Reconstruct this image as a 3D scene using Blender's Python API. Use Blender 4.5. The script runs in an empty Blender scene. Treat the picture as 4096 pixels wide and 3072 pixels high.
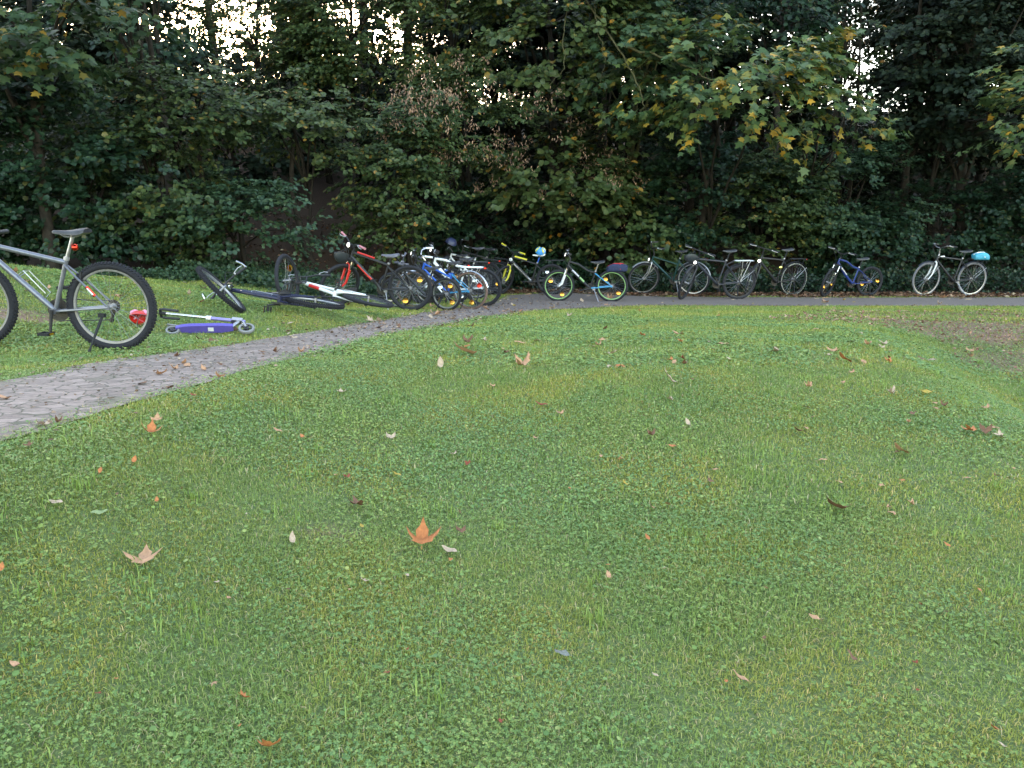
import bpy, math, random
import numpy as np
from mathutils import Vector, Matrix

# ------------------------------------------------------------------ camera
SC = bpy.context.scene
COL = SC.collection
CAM_Z = 0.64                      # eye height above the level of the path
PITCH = math.radians(8.02)
FPX = 812.5                       # focal length in pixels of a 1024 px wide picture
cam_d = bpy.data.cameras.new("camera")
cam_d.sensor_width = 36.0
cam_d.lens = FPX / 1024.0 * 36.0
cam_d.clip_start = 0.05
cam_d.clip_end = 2000.0
cam_o = bpy.data.objects.new("camera", cam_d)
COL.objects.link(cam_o)
cam_o.location = (0, 0, CAM_Z)
cam_o.rotation_euler = (math.radians(90) - PITCH, 0, 0)
SC.camera = cam_o

# ------------------------------------------------------------------ sky, sun, exposure
SUN_EL = math.radians(13.0)
SUN_AZ = math.radians(-20.0)       # a little left of straight ahead, behind the trees
world = bpy.data.worlds.new("World")
SC.world = world
world.use_nodes = True
wn = world.node_tree
wn.nodes.clear()
w_out = wn.nodes.new("ShaderNodeOutputWorld")
w_bg = wn.nodes.new("ShaderNodeBackground")
w_sky = wn.nodes.new("ShaderNodeTexSky")
w_sky.sky_type = 'NISHITA'
w_sky.sun_disc = False
w_sky.sun_elevation = SUN_EL
w_sky.sun_rotation = SUN_AZ
w_sky.altitude = 200
w_sky.air_density = 1.0
w_sky.dust_density = 1.5
w_sky.ozone_density = 1.0
w_bg.inputs['Strength'].default_value = 0.15
w_tint = wn.nodes.new("ShaderNodeMix")        # the camera's white balance for shade
w_tint.data_type = 'RGBA'
w_tint.blend_type = 'MULTIPLY'
w_tint.inputs[0].default_value = 1.0
w_tint.inputs[7].default_value = (1.0, 0.855, 0.70, 1.0)
wn.links.new(w_sky.outputs[0], w_tint.inputs[6])
wn.links.new(w_tint.outputs[2], w_bg.inputs['Color'])
wn.links.new(w_bg.outputs[0], w_out.inputs['Surface'])

sun_d = bpy.data.lights.new("sun", 'SUN')
sun_d.energy = 0.6
sun_d.angle = math.radians(12)
sun_d.color = (1.0, 0.88, 0.74)
sun_o = bpy.data.objects.new("sun", sun_d)
COL.objects.link(sun_o)
sd = Vector((math.sin(SUN_AZ) * math.cos(SUN_EL), math.cos(SUN_AZ) * math.cos(SUN_EL), math.sin(SUN_EL)))
sun_o.rotation_euler = sd.to_track_quat('Z', 'Y').to_euler()

SC.view_settings.view_transform = 'Standard'
SC.view_settings.look = 'None'
SC.view_settings.exposure = 3.45
SC.view_settings.gamma = 1.0
SC.render.engine = 'CYCLES'
SC.cycles.max_bounces = 5
SC.cycles.diffuse_bounces = 3
SC.cycles.glossy_bounces = 2
SC.cycles.transmission_bounces = 2
SC.cycles.transparent_max_bounces = 4
SC.cycles.use_denoising = True

# ------------------------------------------------------------------ materials
def srgb(r, g, b):
    f = lambda c: (c / 255.0 / 12.92) if c <= 10 else ((c / 255.0 + 0.055) / 1.055) ** 2.4
    return (f(r), f(g), f(b), 1.0)

def col(c):
    return (c[0], c[1], c[2], 1.0)

def new_mat(name):
    m = bpy.data.materials.new(name)
    m.use_nodes = True
    nt = m.node_tree
    b = nt.nodes["Principled BSDF"]
    return m, nt, b

MATS = {}
def paint(name, c, rough=0.4, metal=0.0, var=0.25, scale=40.0, spec=0.5, bump=0.0):
    """A painted / rubber / metal surface with slight dirt and wear noise."""
    if name in MATS:
        return MATS[name]
    m, nt, b = new_mat(name)
    tc = nt.nodes.new("ShaderNodeTexCoord")
    n = nt.nodes.new("ShaderNodeTexNoise")
    n.inputs['Scale'].default_value = scale
    n.inputs['Detail'].default_value = 5
    nt.links.new(tc.outputs['Object'], n.inputs['Vector'])
    r = nt.nodes.new("ShaderNodeValToRGB")
    r.color_ramp.elements[0].position = 0.3
    r.color_ramp.elements[1].position = 0.7
    r.color_ramp.elements[0].color = (c[0] * (1 - var), c[1] * (1 - var), c[2] * (1 - var), 1)
    r.color_ramp.elements[1].color = (c[0], c[1], c[2], 1)
    nt.links.new(n.outputs['Fac'], r.inputs['Fac'])
    nt.links.new(r.outputs['Color'], b.inputs['Base Color'])
    mr = nt.nodes.new("ShaderNodeMapRange")
    mr.inputs['To Min'].default_value = max(rough - 0.08, 0.03)
    mr.inputs['To Max'].default_value = min(rough + 0.12, 1.0)
    nt.links.new(n.outputs['Fac'], mr.inputs['Value'])
    nt.links.new(mr.outputs['Result'], b.inputs['Roughness'])
    b.inputs['Metallic'].default_value = metal
    b.inputs['Specular IOR Level'].default_value = spec
    if bump:
        bp = nt.nodes.new("ShaderNodeBump")
        bp.inputs['Strength'].default_value = bump
        bp.inputs['Distance'].default_value = 0.004
        nt.links.new(n.outputs['Fac'], bp.inputs['Height'])
        nt.links.new(bp.outputs['Normal'], b.inputs['Normal'])
    MATS[name] = m
    return m

def leafy(name, cols, rough=0.5, trans=0.3, macro=None, spec=0.35, macro_scale=0.6):
    """Foliage: one colour per leaf, drifting slightly from place to place."""
    if name in MATS:
        return MATS[name]
    m, nt, b = new_mat(name)
    g = nt.nodes.new("ShaderNodeNewGeometry")
    r = nt.nodes.new("ShaderNodeValToRGB")
    r.color_ramp.interpolation = 'LINEAR'
    els = r.color_ramp.elements
    while len(els) < len(cols):
        els.new(0.5)
    for e, (p, c) in zip(els, cols):
        e.position = p
        e.color = col(c)
    nt.links.new(g.outputs['Random Per Island'], r.inputs['Fac'])
    colour = r.outputs['Color']
    if macro:
        tc = nt.nodes.new("ShaderNodeTexCoord")
        n = nt.nodes.new("ShaderNodeTexNoise")
        n.inputs['Scale'].default_value = macro_scale
        n.inputs['Detail'].default_value = 4
        nt.links.new(tc.outputs['Object'], n.inputs['Vector'])
        rr = nt.nodes.new("ShaderNodeValToRGB")
        rr.color_ramp.elements[0].position = 0.42
        rr.color_ramp.elements[1].position = 0.62
        nt.links.new(n.outputs['Fac'], rr.inputs['Fac'])
        mx = nt.nodes.new("ShaderNodeMix")
        mx.data_type = 'RGBA'
        mx.blend_type = 'MULTIPLY'
        mx.inputs[6].default_value = (1, 1, 1, 1)
        mx.inputs[7].default_value = col(macro)
        nt.links.new(rr.outputs['Color'], mx.inputs[0])
        nt.links.new(colour, mx.inputs[6])
        colour = mx.outputs[2]
    nt.links.new(colour, b.inputs['Base Color'])
    b.inputs['Roughness'].default_value = rough
    b.inputs['Specular IOR Level'].default_value = spec
    if trans:
        t = nt.nodes.new("ShaderNodeBsdfTranslucent")
        nt.links.new(colour, t.inputs['Color'])
        ms = nt.nodes.new("ShaderNodeMixShader")
        ms.inputs[0].default_value = trans
        nt.links.new(b.outputs[0], ms.inputs[1])
        nt.links.new(t.outputs[0], ms.inputs[2])
        nt.links.new(ms.outputs[0], nt.nodes["Material Output"].inputs['Surface'])
    MATS[name] = m
    return m

# ------------------------------------------------------------------ object helpers
def link(o, parent=None):
    COL.objects.link(o)
    if parent is not None:
        o.parent = parent
    return o

def tag(o, label=None, cat=None, group=None, kind=None):
    if label: o["label"] = label
    if cat: o["category"] = cat
    if group: o["group"] = group
    if kind: o["kind"] = kind
    return o

def empty(name, loc=(0, 0, 0), parent=None):
    o = bpy.data.objects.new(name, None)
    o.empty_display_size = 0.1
    o.location = loc
    return link(o, parent)

def mesh_np(name, V, Fs, mat, parent=None, smooth=False):
    """One mesh object from a vertex array and a list of equal-sided face arrays."""
    me = bpy.data.meshes.new(name)
    V = np.ascontiguousarray(V, dtype=np.float32)
    Fs = [np.asarray(f, dtype=np.int32) for f in Fs if len(f)]
    me.vertices.add(len(V))
    me.vertices.foreach_set("co", V.ravel())
    nl = sum(f.size for f in Fs)
    npoly = sum(len(f) for f in Fs)
    me.loops.add(nl)
    me.loops.foreach_set("vertex_index", np.concatenate([f.ravel() for f in Fs]))
    me.polygons.add(npoly)
    starts, c = [], 0
    for f in Fs:
        k = f.shape[1]
        starts.append(c + np.arange(len(f)) * k)
        c += f.size
    me.polygons.foreach_set("loop_start", np.concatenate(starts).astype(np.int32))
    if smooth:
        me.polygons.foreach_set("use_smooth", np.ones(npoly, dtype=bool))
    me.update(calc_edges=True)
    me.materials.append(mat)
    o = bpy.data.objects.new(name, me)
    return link(o, parent)

def unit(v):
    return v / np.maximum(np.linalg.norm(v, axis=-1, keepdims=True), 1e-9)

# ------------------------------------------------------------------ noise
_rng = np.random.default_rng(7)
_tab = _rng.random((256, 256))
def vnoise(x, y, s=1.0, seed=0):
    x = np.asarray(x, float) * s + seed * 17.13 + 500
    y = np.asarray(y, float) * s + seed * 9.71 + 500
    xi, yi = np.floor(x).astype(int), np.floor(y).astype(int)
    fx, fy = x - xi, y - yi
    fx, fy = fx * fx * (3 - 2 * fx), fy * fy * (3 - 2 * fy)
    g = lambda a, b: _tab[a % 256, b % 256]
    return (g(xi, yi) * (1 - fx) + g(xi + 1, yi) * fx) * (1 - fy) + (g(xi, yi + 1) * (1 - fx) + g(xi + 1, yi + 1) * fx) * fy
def fbm(x, y, s=1.0, seed=0, o=3):
    t, a, n = 0, 1, 0
    for i in range(o):
        t = t + a * vnoise(x, y, s * 2 ** i, seed + i)
        n += a
        a *= 0.5
    return t / n

# ------------------------------------------------------------------ terrain
# edges of the path on its own level (x, y); near = camera side, far = wood side
def flat_at(u, v, z=0.0):
    a = PITCH + math.atan((v - 384.0) / FPX)
    # depth along the ground for a viewing ray through picture point (u, v)
    ry = math.cos(PITCH) - (v - 384.0) / FPX * math.sin(PITCH)
    rz = -math.sin(PITCH) - (v - 384.0) / FPX * math.cos(PITCH)
    t = (z - CAM_Z) / rz
    return ((u - 512.0) / FPX * t, ry * t)

NEAR = [(-2.42, 1.2), (-2.15, 2.2)] + [flat_at(u / 4, v / 4) for u, v in ((0, 1775), (300, 1690), (700, 1570), (1100, 1458), (1500, 1357), (1900, 1278), (2160, 1243))] + [(2.3, 14.3), (4.4, 14.25), (9.0, 14.05), (14, 14.0), (30, 14.2)]
FAR = [(-3.75, 1.2), (-3.45, 2.6)] + [flat_at(u / 4, v / 4) for u, v in ((0, 1535), (400, 1455), (900, 1385), (1300, 1322), (1640, 1264))] + [(-0.8, 13.6), (-0.4, 15.2), (-0.1, 17.4), (1.0, 18.2), (2.2, 17.4), (3.2, 16.9), (6.0, 16.75), (9.0, 16.7), (14, 16.8), (30, 17)]
NEAR = np.array(NEAR); FAR = np.array(FAR)
PATH_POLY = np.concatenate([NEAR, FAR[::-1]])

def seg_dist(px, py, poly):
    d = np.full(np.shape(px), 1e9)
    for (x0, y0), (x1, y1) in zip(poly[:-1], poly[1:]):
        dx, dy = x1 - x0, y1 - y0
        t = np.clip(((px - x0) * dx + (py - y0) * dy) / (dx * dx + dy * dy), 0, 1)
        d = np.minimum(d, np.hypot(px - x0 - t * dx, py - y0 - t * dy))
    return d
def inside(px, py, poly):
    r = np.zeros(np.shape(px), bool)
    n = len(poly)
    for i in range(n):
        x0, y0 = poly[i]
        x1, y1 = poly[(i + 1) % n]
        c = ((y0 > py) != (y1 > py)) & (px < (x1 - x0) * (py - y0) / (y1 - y0 + 1e-12) + x0)
        r ^= c
    return r
NEAR_SIDE = np.concatenate([NEAR, np.array([(30, -20), (-2.4, -20)])])

FARX = lambda y: np.interp(y, FAR[:9, 1], FAR[:9, 0])
def sstep(a, b, x):
    t = np.clip((x - a) / (b - a), 0, 1)
    return t * t * (3 - 2 * t)

def T(x, y):
    x = np.asarray(x, float); y = np.asarray(y, float)
    near = inside(x, y, NEAR_SIDE)
    d = seg_dist(x, y, NEAR)
    yy = np.maximum(y, -3)
    fg = -0.62 * np.exp(-(yy / 4.2) ** 2) * (1 - np.exp(-(d / 0.9) ** 2))
    dip = -0.58 * sstep(0.0, 1.7, x - (1.2 + 0.27 * y)) * np.exp(-(((y - 6.6) / 3.3) ** 2)) * np.exp(-(np.maximum(x - 9, 0) / 5.0) ** 2) * (1 - np.exp(-(d / 1.2) ** 2))
    z = np.where(near, fg + dip, 0.0)
    e = np.clip(FARX(y) - x, 0, 12) * (y < 60)
    lf = 0.22 * (1 - np.exp(-e / 0.5)) * np.exp(-((y - 9.5) / 1.8) ** 2) + 0.50 * sstep(0.5, 5.2, e) * sstep(4, 9, y)
    z = z + np.where(near, 0, lf)
    z = z + 0.04 * np.log1p(np.exp((y - 15.2) * 3)) / 3 * np.where(y > 10, 1, 0)
    hl = np.interp(x, [-12, -6, -3, -1, 0.5, 3, 10, 20], [13.5, 14.0, 16.0, 18.2, 19.0, 18.6, 18.6, 18.8])
    b = np.maximum(y - hl, 0)
    z = z + 0.30 * b * sstep(0, 2.0, b) - np.where(b > 26, 0.30 * (b - 26), 0)
    z = z + (fbm(x, y, 0.9, 3, 2) - 0.5) * 0.05 * np.where(d > 0.5, 1, d / 0.5) * (~inside(x, y, PATH_POLY))
    return z
def Tz(x, y):
    return float(T(np.array([x]), np.array([y]))[0])

def ground_at(u, v, lo=1.0, hi=40.0):
    """The ground point met by the viewing ray through picture point (u, v) of 1024 x 768."""
    a = (v - 384.0) / FPX
    ry = math.cos(PITCH) - a * math.sin(PITCH)
    rz = -math.sin(PITCH) - a * math.cos(PITCH)
    t = np.arange(lo, hi, 0.02)
    x = (u - 512.0) / FPX * t
    y = ry * t
    z = CAM_Z + rz * t
    k = np.where(T(x, y) >= z)[0]
    i = k[0] if len(k) else len(t) - 1
    return Vector((x[i], y[i], float(T(x[i:i + 1], y[i:i + 1])[0])))

# ground sheet
def axis(parts):
    r = []
    for a, b, s in parts:
        r += list(np.arange(a, b - 1e-6, s))
    r.append(parts[-1][1])
    return np.array(r)
gx = axis([(-400, -60, 40), (-60, -20, 5), (-20, -9, 0.6), (-9, 12, 0.12), (12, 25, 0.6), (25, 60, 5), (60, 400, 40)])
gy = axis([(-300, -20, 40), (-20, -2, 2), (-2, 21, 0.12), (21, 60, 1.2), (60, 120, 10), (120, 500, 40)])
GX, GY = np.meshgrid(gx, gy)
GZ = T(GX.ravel(), GY.ravel())
nx, ny = len(gx), len(gy)
idx = np.arange(nx * ny).reshape(ny, nx)
F = np.stack([idx[:-1, :-1].ravel(), idx[:-1, 1:].ravel(), idx[1:, 1:].ravel(), idx[1:, :-1].ravel()], 1)

def ground_material():
    m, nt, b = new_mat("soil_and_moss")
    tc = nt.nodes.new("ShaderNodeTexCoord")
    n1 = nt.nodes.new("ShaderNodeTexNoise"); n1.inputs['Scale'].default_value = 1.1; n1.inputs['Detail'].default_value = 6
    n2 = nt.nodes.new("ShaderNodeTexNoise"); n2.inputs['Scale'].default_value = 60; n2.inputs['Detail'].default_value = 6
    nt.links.new(tc.outputs['Object'], n1.inputs['Vector'])
    nt.links.new(tc.outputs['Object'], n2.inputs['Vector'])
    r = nt.nodes.new("ShaderNodeValToRGB")
    e = r.color_ramp.elements
    e[0].position = 0.30; e[0].color = (0.075, 0.11, 0.035, 1)
    e[1].position = 0.72; e[1].color = (0.16, 0.19, 0.07, 1)
    k = e.new(0.5); k.color = (0.11, 0.15, 0.05, 1)
    nt.links.new(n2.outputs['Fac'], r.inputs['Fac'])
    # bare brown earth and litter under the wood
    sx = nt.nodes.new("ShaderNodeAttribute"); sx.attribute_name = "earth"
    r2 = nt.nodes.new("ShaderNodeValToRGB")
    e2 = r2.color_ramp.elements
    e2[0].position = 0.3; e2[0].color = (0.014, 0.007, 0.004, 1)
    e2[1].position = 0.75; e2[1].color = (0.060, 0.032, 0.019, 1)
    nt.links.new(n2.outputs['Fac'], r2.inputs['Fac'])
    mx = nt.nodes.new("ShaderNodeMix"); mx.data_type = 'RGBA'
    nt.links.new(sx.outputs['Fac'], mx.inputs[0])
    nt.links.new(r.outputs['Color'], mx.inputs[6])
    # out on the lawn the bare patches are paler, withered and reddish
    ox = nt.nodes.new("ShaderNodeAttribute"); ox.attribute_name = "bare"
    r3 = nt.nodes.new("ShaderNodeValToRGB")
    r3.color_ramp.elements[0].position = 0.3; r3.color_ramp.elements[0].color = (0.13, 0.078, 0.052, 1)
    r3.color_ramp.elements[1].position = 0.7; r3.color_ramp.elements[1].color = (0.30, 0.185, 0.13, 1)
    nt.links.new(n2.outputs['Fac'], r3.inputs['Fac'])
    m3 = nt.nodes.new("ShaderNodeMix"); m3.data_type = 'RGBA'
    nt.links.new(ox.outputs['Fac'], m3.inputs[0]); nt.links.new(r2.outputs['Color'], m3.inputs[6]); nt.links.new(r3.outputs['Color'], m3.inputs[7])
    nt.links.new(m3.outputs[2], mx.inputs[7])
    nt.links.new(mx.outputs[2], b.inputs['Base Color'])
    b.inputs['Roughness'].default_value = 0.95
    bp = nt.nodes.new("ShaderNodeBump"); bp.inputs['Strength'].default_value = 0.6; bp.inputs['Distance'].default_value = 0.02
    nt.links.new(n2.outputs['Fac'], bp.inputs['Height'])
    nt.links.new(bp.outputs['Normal'], b.inputs['Normal'])
    return m

BARE = [  # bare or brown patches of lawn: x, y, radius x, radius y, strength
    (5.6, 10.6, 1.9, 1.1, 1.0), (7.6, 10.2, 2.0, 1.2, 0.9), (6.4, 12.2, 2.4, 0.7, 0.6), (6.2, 8.9, 1.5, 0.9, 0.7), (4.3, 10.4, 1.0, 0.7, 0.7),
    (-0.66, 2.93, 0.13, 0.11, 0.55), (-4.6, 7.6, 0.6, 0.25, 1.0),
]
def bareness(x, y):
    r = np.zeros(np.shape(x))
    for cx, cy, rx, ry, s in BARE:
        q = ((x - cx) / rx) ** 2 + ((y - cy) / ry) ** 2
        r = np.maximum(r, s * np.clip(1.25 - q + (fbm(x, y, 3.0 / max(rx, 0.3), 11) - 0.5) * 1.6, 0, 1))
    return r
def wood_edge(x, y):
    hl = np.interp(x, [-12, -6, -3, -1.0, -0.2, 2.2, 3, 10, 20], [12.6, 13.0, 15.4, 17.5, 18.0, 17.6, 17.0, 16.8, 16.8])
    return sstep(-0.25, 0.25, y - hl + (fbm(x, y, 2.0, 5) - 0.5) * 0.9)

ground = mesh_np("ground", np.stack([GX.ravel(), GY.ravel(), GZ], 1), [F], ground_material(), smooth=True)
tag(ground, kind="structure")
earth = np.maximum(wood_edge(GX.ravel(), GY.ravel()), bareness(GX.ravel(), GY.ravel()))
at = ground.data.attributes.new("earth", 'FLOAT', 'POINT')
at.data.foreach_set("value", earth.astype(np.float32))

ab = ground.data.attributes.new("bare", 'FLOAT', 'POINT')
ab.data.foreach_set("value", np.clip(bareness(GX.ravel(), GY.ravel()) * 2, 0, 1).astype(np.float32))

# path sheet
def path_material():
    m, nt, b = new_mat("worn_pavers_and_asphalt")
    L = nt.links.new
    tc = nt.nodes.new("ShaderNodeTexCoord")
    mp = nt.nodes.new("ShaderNodeMapping")
    mp.inputs['Rotation'].default_value = (0, 0, math.radians(-12))
    L(tc.outputs['Object'], mp.inputs['Vector'])
    wob = nt.nodes.new("ShaderNodeTexNoise"); wob.inputs['Scale'].default_value = 5; wob.inputs['Detail'].default_value = 3
    L(mp.outputs[0], wob.inputs['Vector'])
    add = nt.nodes.new("ShaderNodeVectorMath"); add.operation = 'MULTIPLY_ADD'
    add.inputs[1].default_value = (0.11, 0.11, 0)
    L(wob.outputs['Color'], add.inputs[0]); L(mp.outputs[0], add.inputs[2])
    vo = nt.nodes.new("ShaderNodeTexVoronoi"); vo.feature = 'DISTANCE_TO_EDGE'; vo.inputs['Scale'].default_value = 10.5
    vo.inputs['Randomness'].default_value = 0.95
    vc = nt.nodes.new("ShaderNodeTexVoronoi"); vc.inputs['Scale'].default_value = 10.5
    vc.inputs['Randomness'].default_value = 0.95
    L(add.outputs[0], vo.inputs['Vector']); L(add.outputs[0], vc.inputs['Vector'])
    n = nt.nodes.new("ShaderNodeTexNoise"); n.inputs['Scale'].default_value = 32; n.inputs['Detail'].default_value = 9; n.inputs['Roughness'].default_value = 0.75
    n3 = nt.nodes.new("ShaderNodeTexNoise"); n3.inputs['Scale'].default_value = 2.2; n3.inputs['Detail'].default_value = 6
    L(tc.outputs['Object'], n.inputs['Vector']); L(tc.outputs['Object'], n3.inputs['Vector'])
    # per stone tone
    rs = nt.nodes.new("ShaderNodeValToRGB")
    e = rs.color_ramp.elements
    e[0].position = 0.1; e[0].color = (0.28, 0.22, 0.20, 1)
    e[1].position = 0.9; e[1].color = (0.40, 0.315, 0.285, 1)
    sepc = nt.nodes.new("ShaderNodeSeparateColor")
    L(vc.outputs['Color'], sepc.inputs[0]); L(sepc.outputs[0], rs.inputs['Fac'])
    mg = nt.nodes.new("ShaderNodeMix"); mg.data_type = 'RGBA'; mg.blend_type = 'MULTIPLY'; mg.inputs[0].default_value = 0.8
    rg = nt.nodes.new("ShaderNodeValToRGB")
    rg.color_ramp.elements[0].position = 0.3; rg.color_ramp.elements[0].color = (0.50, 0.48, 0.48, 1)
    rg.color_ramp.elements[1].position = 0.7; rg.color_ramp.elements[1].color = (1, 1, 1, 1)
    L(n.outputs['Fac'], rg.inputs['Fac']); L(rs.outputs['Color'], mg.inputs[6]); L(rg.outputs['Color'], mg.inputs[7])
    joint = nt.nodes.new("ShaderNodeMapRange")
    joint.inputs['From Min'].default_value = 0.008; joint.inputs['From Max'].default_value = 0.05
    L(vo.outputs['Distance'], joint.inputs['Value'])
    mj = nt.nodes.new("ShaderNodeMix"); mj.data_type = 'RGBA'
    mj.inputs[6].default_value = (0.12, 0.115, 0.085, 1)
    L(joint.outputs[0], mj.inputs[0]); L(mg.outputs[2], mj.inputs[7])
    # asphalt
    ra = nt.nodes.new("ShaderNodeValToRGB")
    ra.color_ramp.elements[0].position = 0.35; ra.color_ramp.elements[0].color = (0.155, 0.122, 0.112, 1)
    ra.color_ramp.elements[1].position = 0.65; ra.color_ramp.elements[1].color = (0.25, 0.20, 0.182, 1)
    L(n.outputs['Fac'], ra.inputs['Fac'])
    sp = nt.nodes.new("ShaderNodeSeparateXYZ"); L(tc.outputs['Object'], sp.inputs[0])
    sm = nt.nodes.new("ShaderNodeMath"); sm.operation = 'MULTIPLY_ADD'; sm.inputs[1].default_value = 3.0
    L(n3.outputs['Fac'], sm.inputs[0]); L(sp.outputs['Y'], sm.inputs[2])
    mr = nt.nodes.new("ShaderNodeMapRange"); mr.inputs['From Min'].default_value = 11.0; mr.inputs['From Max'].default_value = 13.5
    L(sm.outputs[0], mr.inputs['Value'])
    fin = nt.nodes.new("ShaderNodeMix"); fin.data_type = 'RGBA'
    L(mr.outputs[0], fin.inputs[0]); L(mj.outputs[2], fin.inputs[6]); L(ra.outputs['Color'], fin.inputs[7])
    # sand and moss patches
    rm = nt.nodes.new("ShaderNodeValToRGB")
    rm.color_ramp.elements[0].position = 0.60; rm.color_ramp.elements[1].position = 0.74
    L(n3.outputs['Fac'], rm.inputs['Fac'])
    fm = nt.nodes.new("ShaderNodeMix"); fm.data_type = 'RGBA'; fm.inputs[7].default_value = (0.11, 0.12, 0.07, 1)
    ms = nt.nodes.new("ShaderNodeMath"); ms.operation = 'MULTIPLY'; ms.inputs[1].default_value = 0.6
    L(rm.outputs['Color'], ms.inputs[0]); L(ms.outputs[0], fm.inputs[0]); L(fin.outputs[2], fm.inputs[6])
    L(fm.outputs[2], b.inputs['Base Color'])
    b.inputs['Roughness'].default_value = 0.9
    b.inputs['Specular IOR Level'].default_value = 0.3
    h = nt.nodes.new("ShaderNodeMath"); h.operation = 'MULTIPLY_ADD'; h.inputs[1].default_value = 0.35
    jm = nt.nodes.new("ShaderNodeMath"); jm.operation = 'MULTIPLY'
    inv = nt.nodes.new("ShaderNodeMath"); inv.operation = 'SUBTRACT'; inv.inputs[0].default_value = 1.0
    L(mr.outputs[0], inv.inputs[1]); L(joint.outputs[0], jm.inputs[0]); L(inv.outputs[0], jm.inputs[1])
    L(n.outputs['Fac'], h.inputs[0]); L(jm.outputs[0], h.inputs[2])
    bp = nt.nodes.new("ShaderNodeBump"); bp.inputs['Strength'].default_value = 0.7; bp.inputs['Distance'].default_value = 0.012
    L(h.outputs[0], bp.inputs['Height']); L(bp.outputs['Normal'], b.inputs['Normal'])
    return m

def resample(P, n):
    s = np.concatenate([[0], np.cumsum(np.hypot(*np.diff(P, axis=0).T))])
    t = np.linspace(0, s[-1], n)
    return np.stack([np.interp(t, s, P[:, 0]), np.interp(t, s, P[:, 1])], 1)
def smooth_line(P, n, k=9):
    Q = resample(P, n)
    R = Q.copy()
    for _ in range(k):
        R[1:-1] = (R[:-2] + 2 * R[1:-1] + R[2:]) / 4
    return R
def make_path():
    # pair up the two edges by the same stations along the way
    A = np.concatenate([NEAR[:9], NEAR[9:]]); B = FAR
    n = 320
    ka = [0, 2, 4, 6, 7, 8, 9, 10, 11, 12, 13]
    kb = [0, 2, 4, 6, 7, 8, 11, 13, 14, 15, 16]
    QA, QB = [], []
    for i in range(len(ka) - 1):
        a = resample(A[ka[i]:ka[i + 1] + 1], 31); bb = resample(B[kb[i]:kb[i + 1] + 1], 31)
        QA.append(a[:-1]); QB.append(bb[:-1])
    QA.append(A[-1:]); QB.append(B[-1:])
    QA = np.concatenate(QA); QB = np.concatenate(QB)
    m = 14
    V = []
    for j in range(m + 1):
        t = j / m
        V.append(QA * (1 - t) + QB * t)
    V = np.stack(V, 1)
    rag = (fbm(V[:, [0, -1], 0], V[:, [0, -1], 1], 2.2, 21) - 0.5) * 0.16
    V[:, 0, 1] += rag[:, 0]; V[:, -1, 1] += rag[:, 1]
    V[:, 0, 0] -= rag[:, 0] * 0.5; V[:, -1, 0] -= rag[:, 1] * 0.5
    P = V.reshape(-1, 2)
    Z = T(P[:, 0], P[:, 1]) + 0.014
    idx = np.arange(len(P)).reshape(-1, m + 1)
    F = np.stack([idx[:-1, :-1].ravel(), idx[1:, :-1].ravel(), idx[1:, 1:].ravel(), idx[:-1, 1:].ravel()], 1)
    o = mesh_np("path", np.column_stack([P, Z]), [F], path_material(), smooth=True)
    tag(o, kind="structure")
make_path()

# ------------------------------------------------------------------ lawn: clover, blades, weeds
LAWN = np.random.default_rng(11)
def scatter(y0, y1, density, margin=0.9, spread=0.66):
    """Random points over the part of the lawn between two distances."""
    w = lambda y: spread * y + margin
    area = (w(y0) + w(y1)) * (y1 - y0)
    n = int(area * density)
    y = LAWN.uniform(y0, y1, n * 2)
    keep = LAWN.random(len(y)) < w(y) / w(y1)
    y = y[keep][:n]
    x = LAWN.uniform(-1, 1, len(y)) * w(y)
    ok = ~inside(x, y, PATH_POLY) | ((seg_dist(x, y, NEAR) < LAWN.random(len(x)) ** 2 * 0.17) | (seg_dist(x, y, FAR) < LAWN.random(len(x)) ** 2 * 0.17))
    ok &= LAWN.random(len(x)) > bareness(x, y) * 0.80
    ok &= LAWN.random(len(x)) > wood_edge(x, y) * 1.0
    x, y = x[ok], y[ok]
    return x, y, T(x, y)

def blades(name, zones, mat, label, cat, five=True):
    VV, F4, F3 = [], [], []
    off = 0
    for (y0, y1, dens, h0, h1, wd) in zones:
        x, y, z = scatter(y0, y1, dens)
        n = len(x)
        clump = fbm(x, y, 1.6, 31)
        h = LAWN.uniform(h0, h1, n) * (0.55 + 0.9 * clump)
        az = LAWN.uniform(0, 2 * math.pi, n)
        bend = LAWN.uniform(0.3, 1.6, n)
        d = np.stack([np.cos(az), np.sin(az), np.zeros(n)], 1)
        s = np.stack([-np.sin(az), np.cos(az), np.zeros(n)], 1) * (wd * LAWN.uniform(0.6, 1.3, n))[:, None] * 0.5
        b = np.stack([x, y, z - 0.004], 1)
        up = np.array([0, 0, 1.0])
        mid = b + up * (h * 0.55)[:, None] + d * (h * 0.25 * bend)[:, None]
        tip = b + up * (h * (1.0 - 0.38 * bend))[:, None] + d * (h * 0.8 * bend)[:, None]
        if y0 < 6:
            V = np.stack([b - s, b + s, mid + s * 0.8, mid - s * 0.8, tip], 1).reshape(-1, 3)
            k = off + np.arange(n) * 5
            F4.append(np.stack([k, k + 1, k + 2, k + 3], 1)); F3.append(np.stack([k + 3, k + 2, k + 4], 1))
            off += 5 * n
        else:
            V = np.stack([b - s, b + s, tip], 1).reshape(-1, 3)
            k = off + np.arange(n) * 3
            F3.append(np.stack([k, k + 1, k + 2], 1))
            off += 3 * n
        VV.append(V)
    fs = ([np.concatenate(F4)] if F4 else []) + [np.concatenate(F3)]
    o = mesh_np(name, np.concatenate(VV), fs, mat)
    tag(o, label, cat, kind="stuff")

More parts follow.
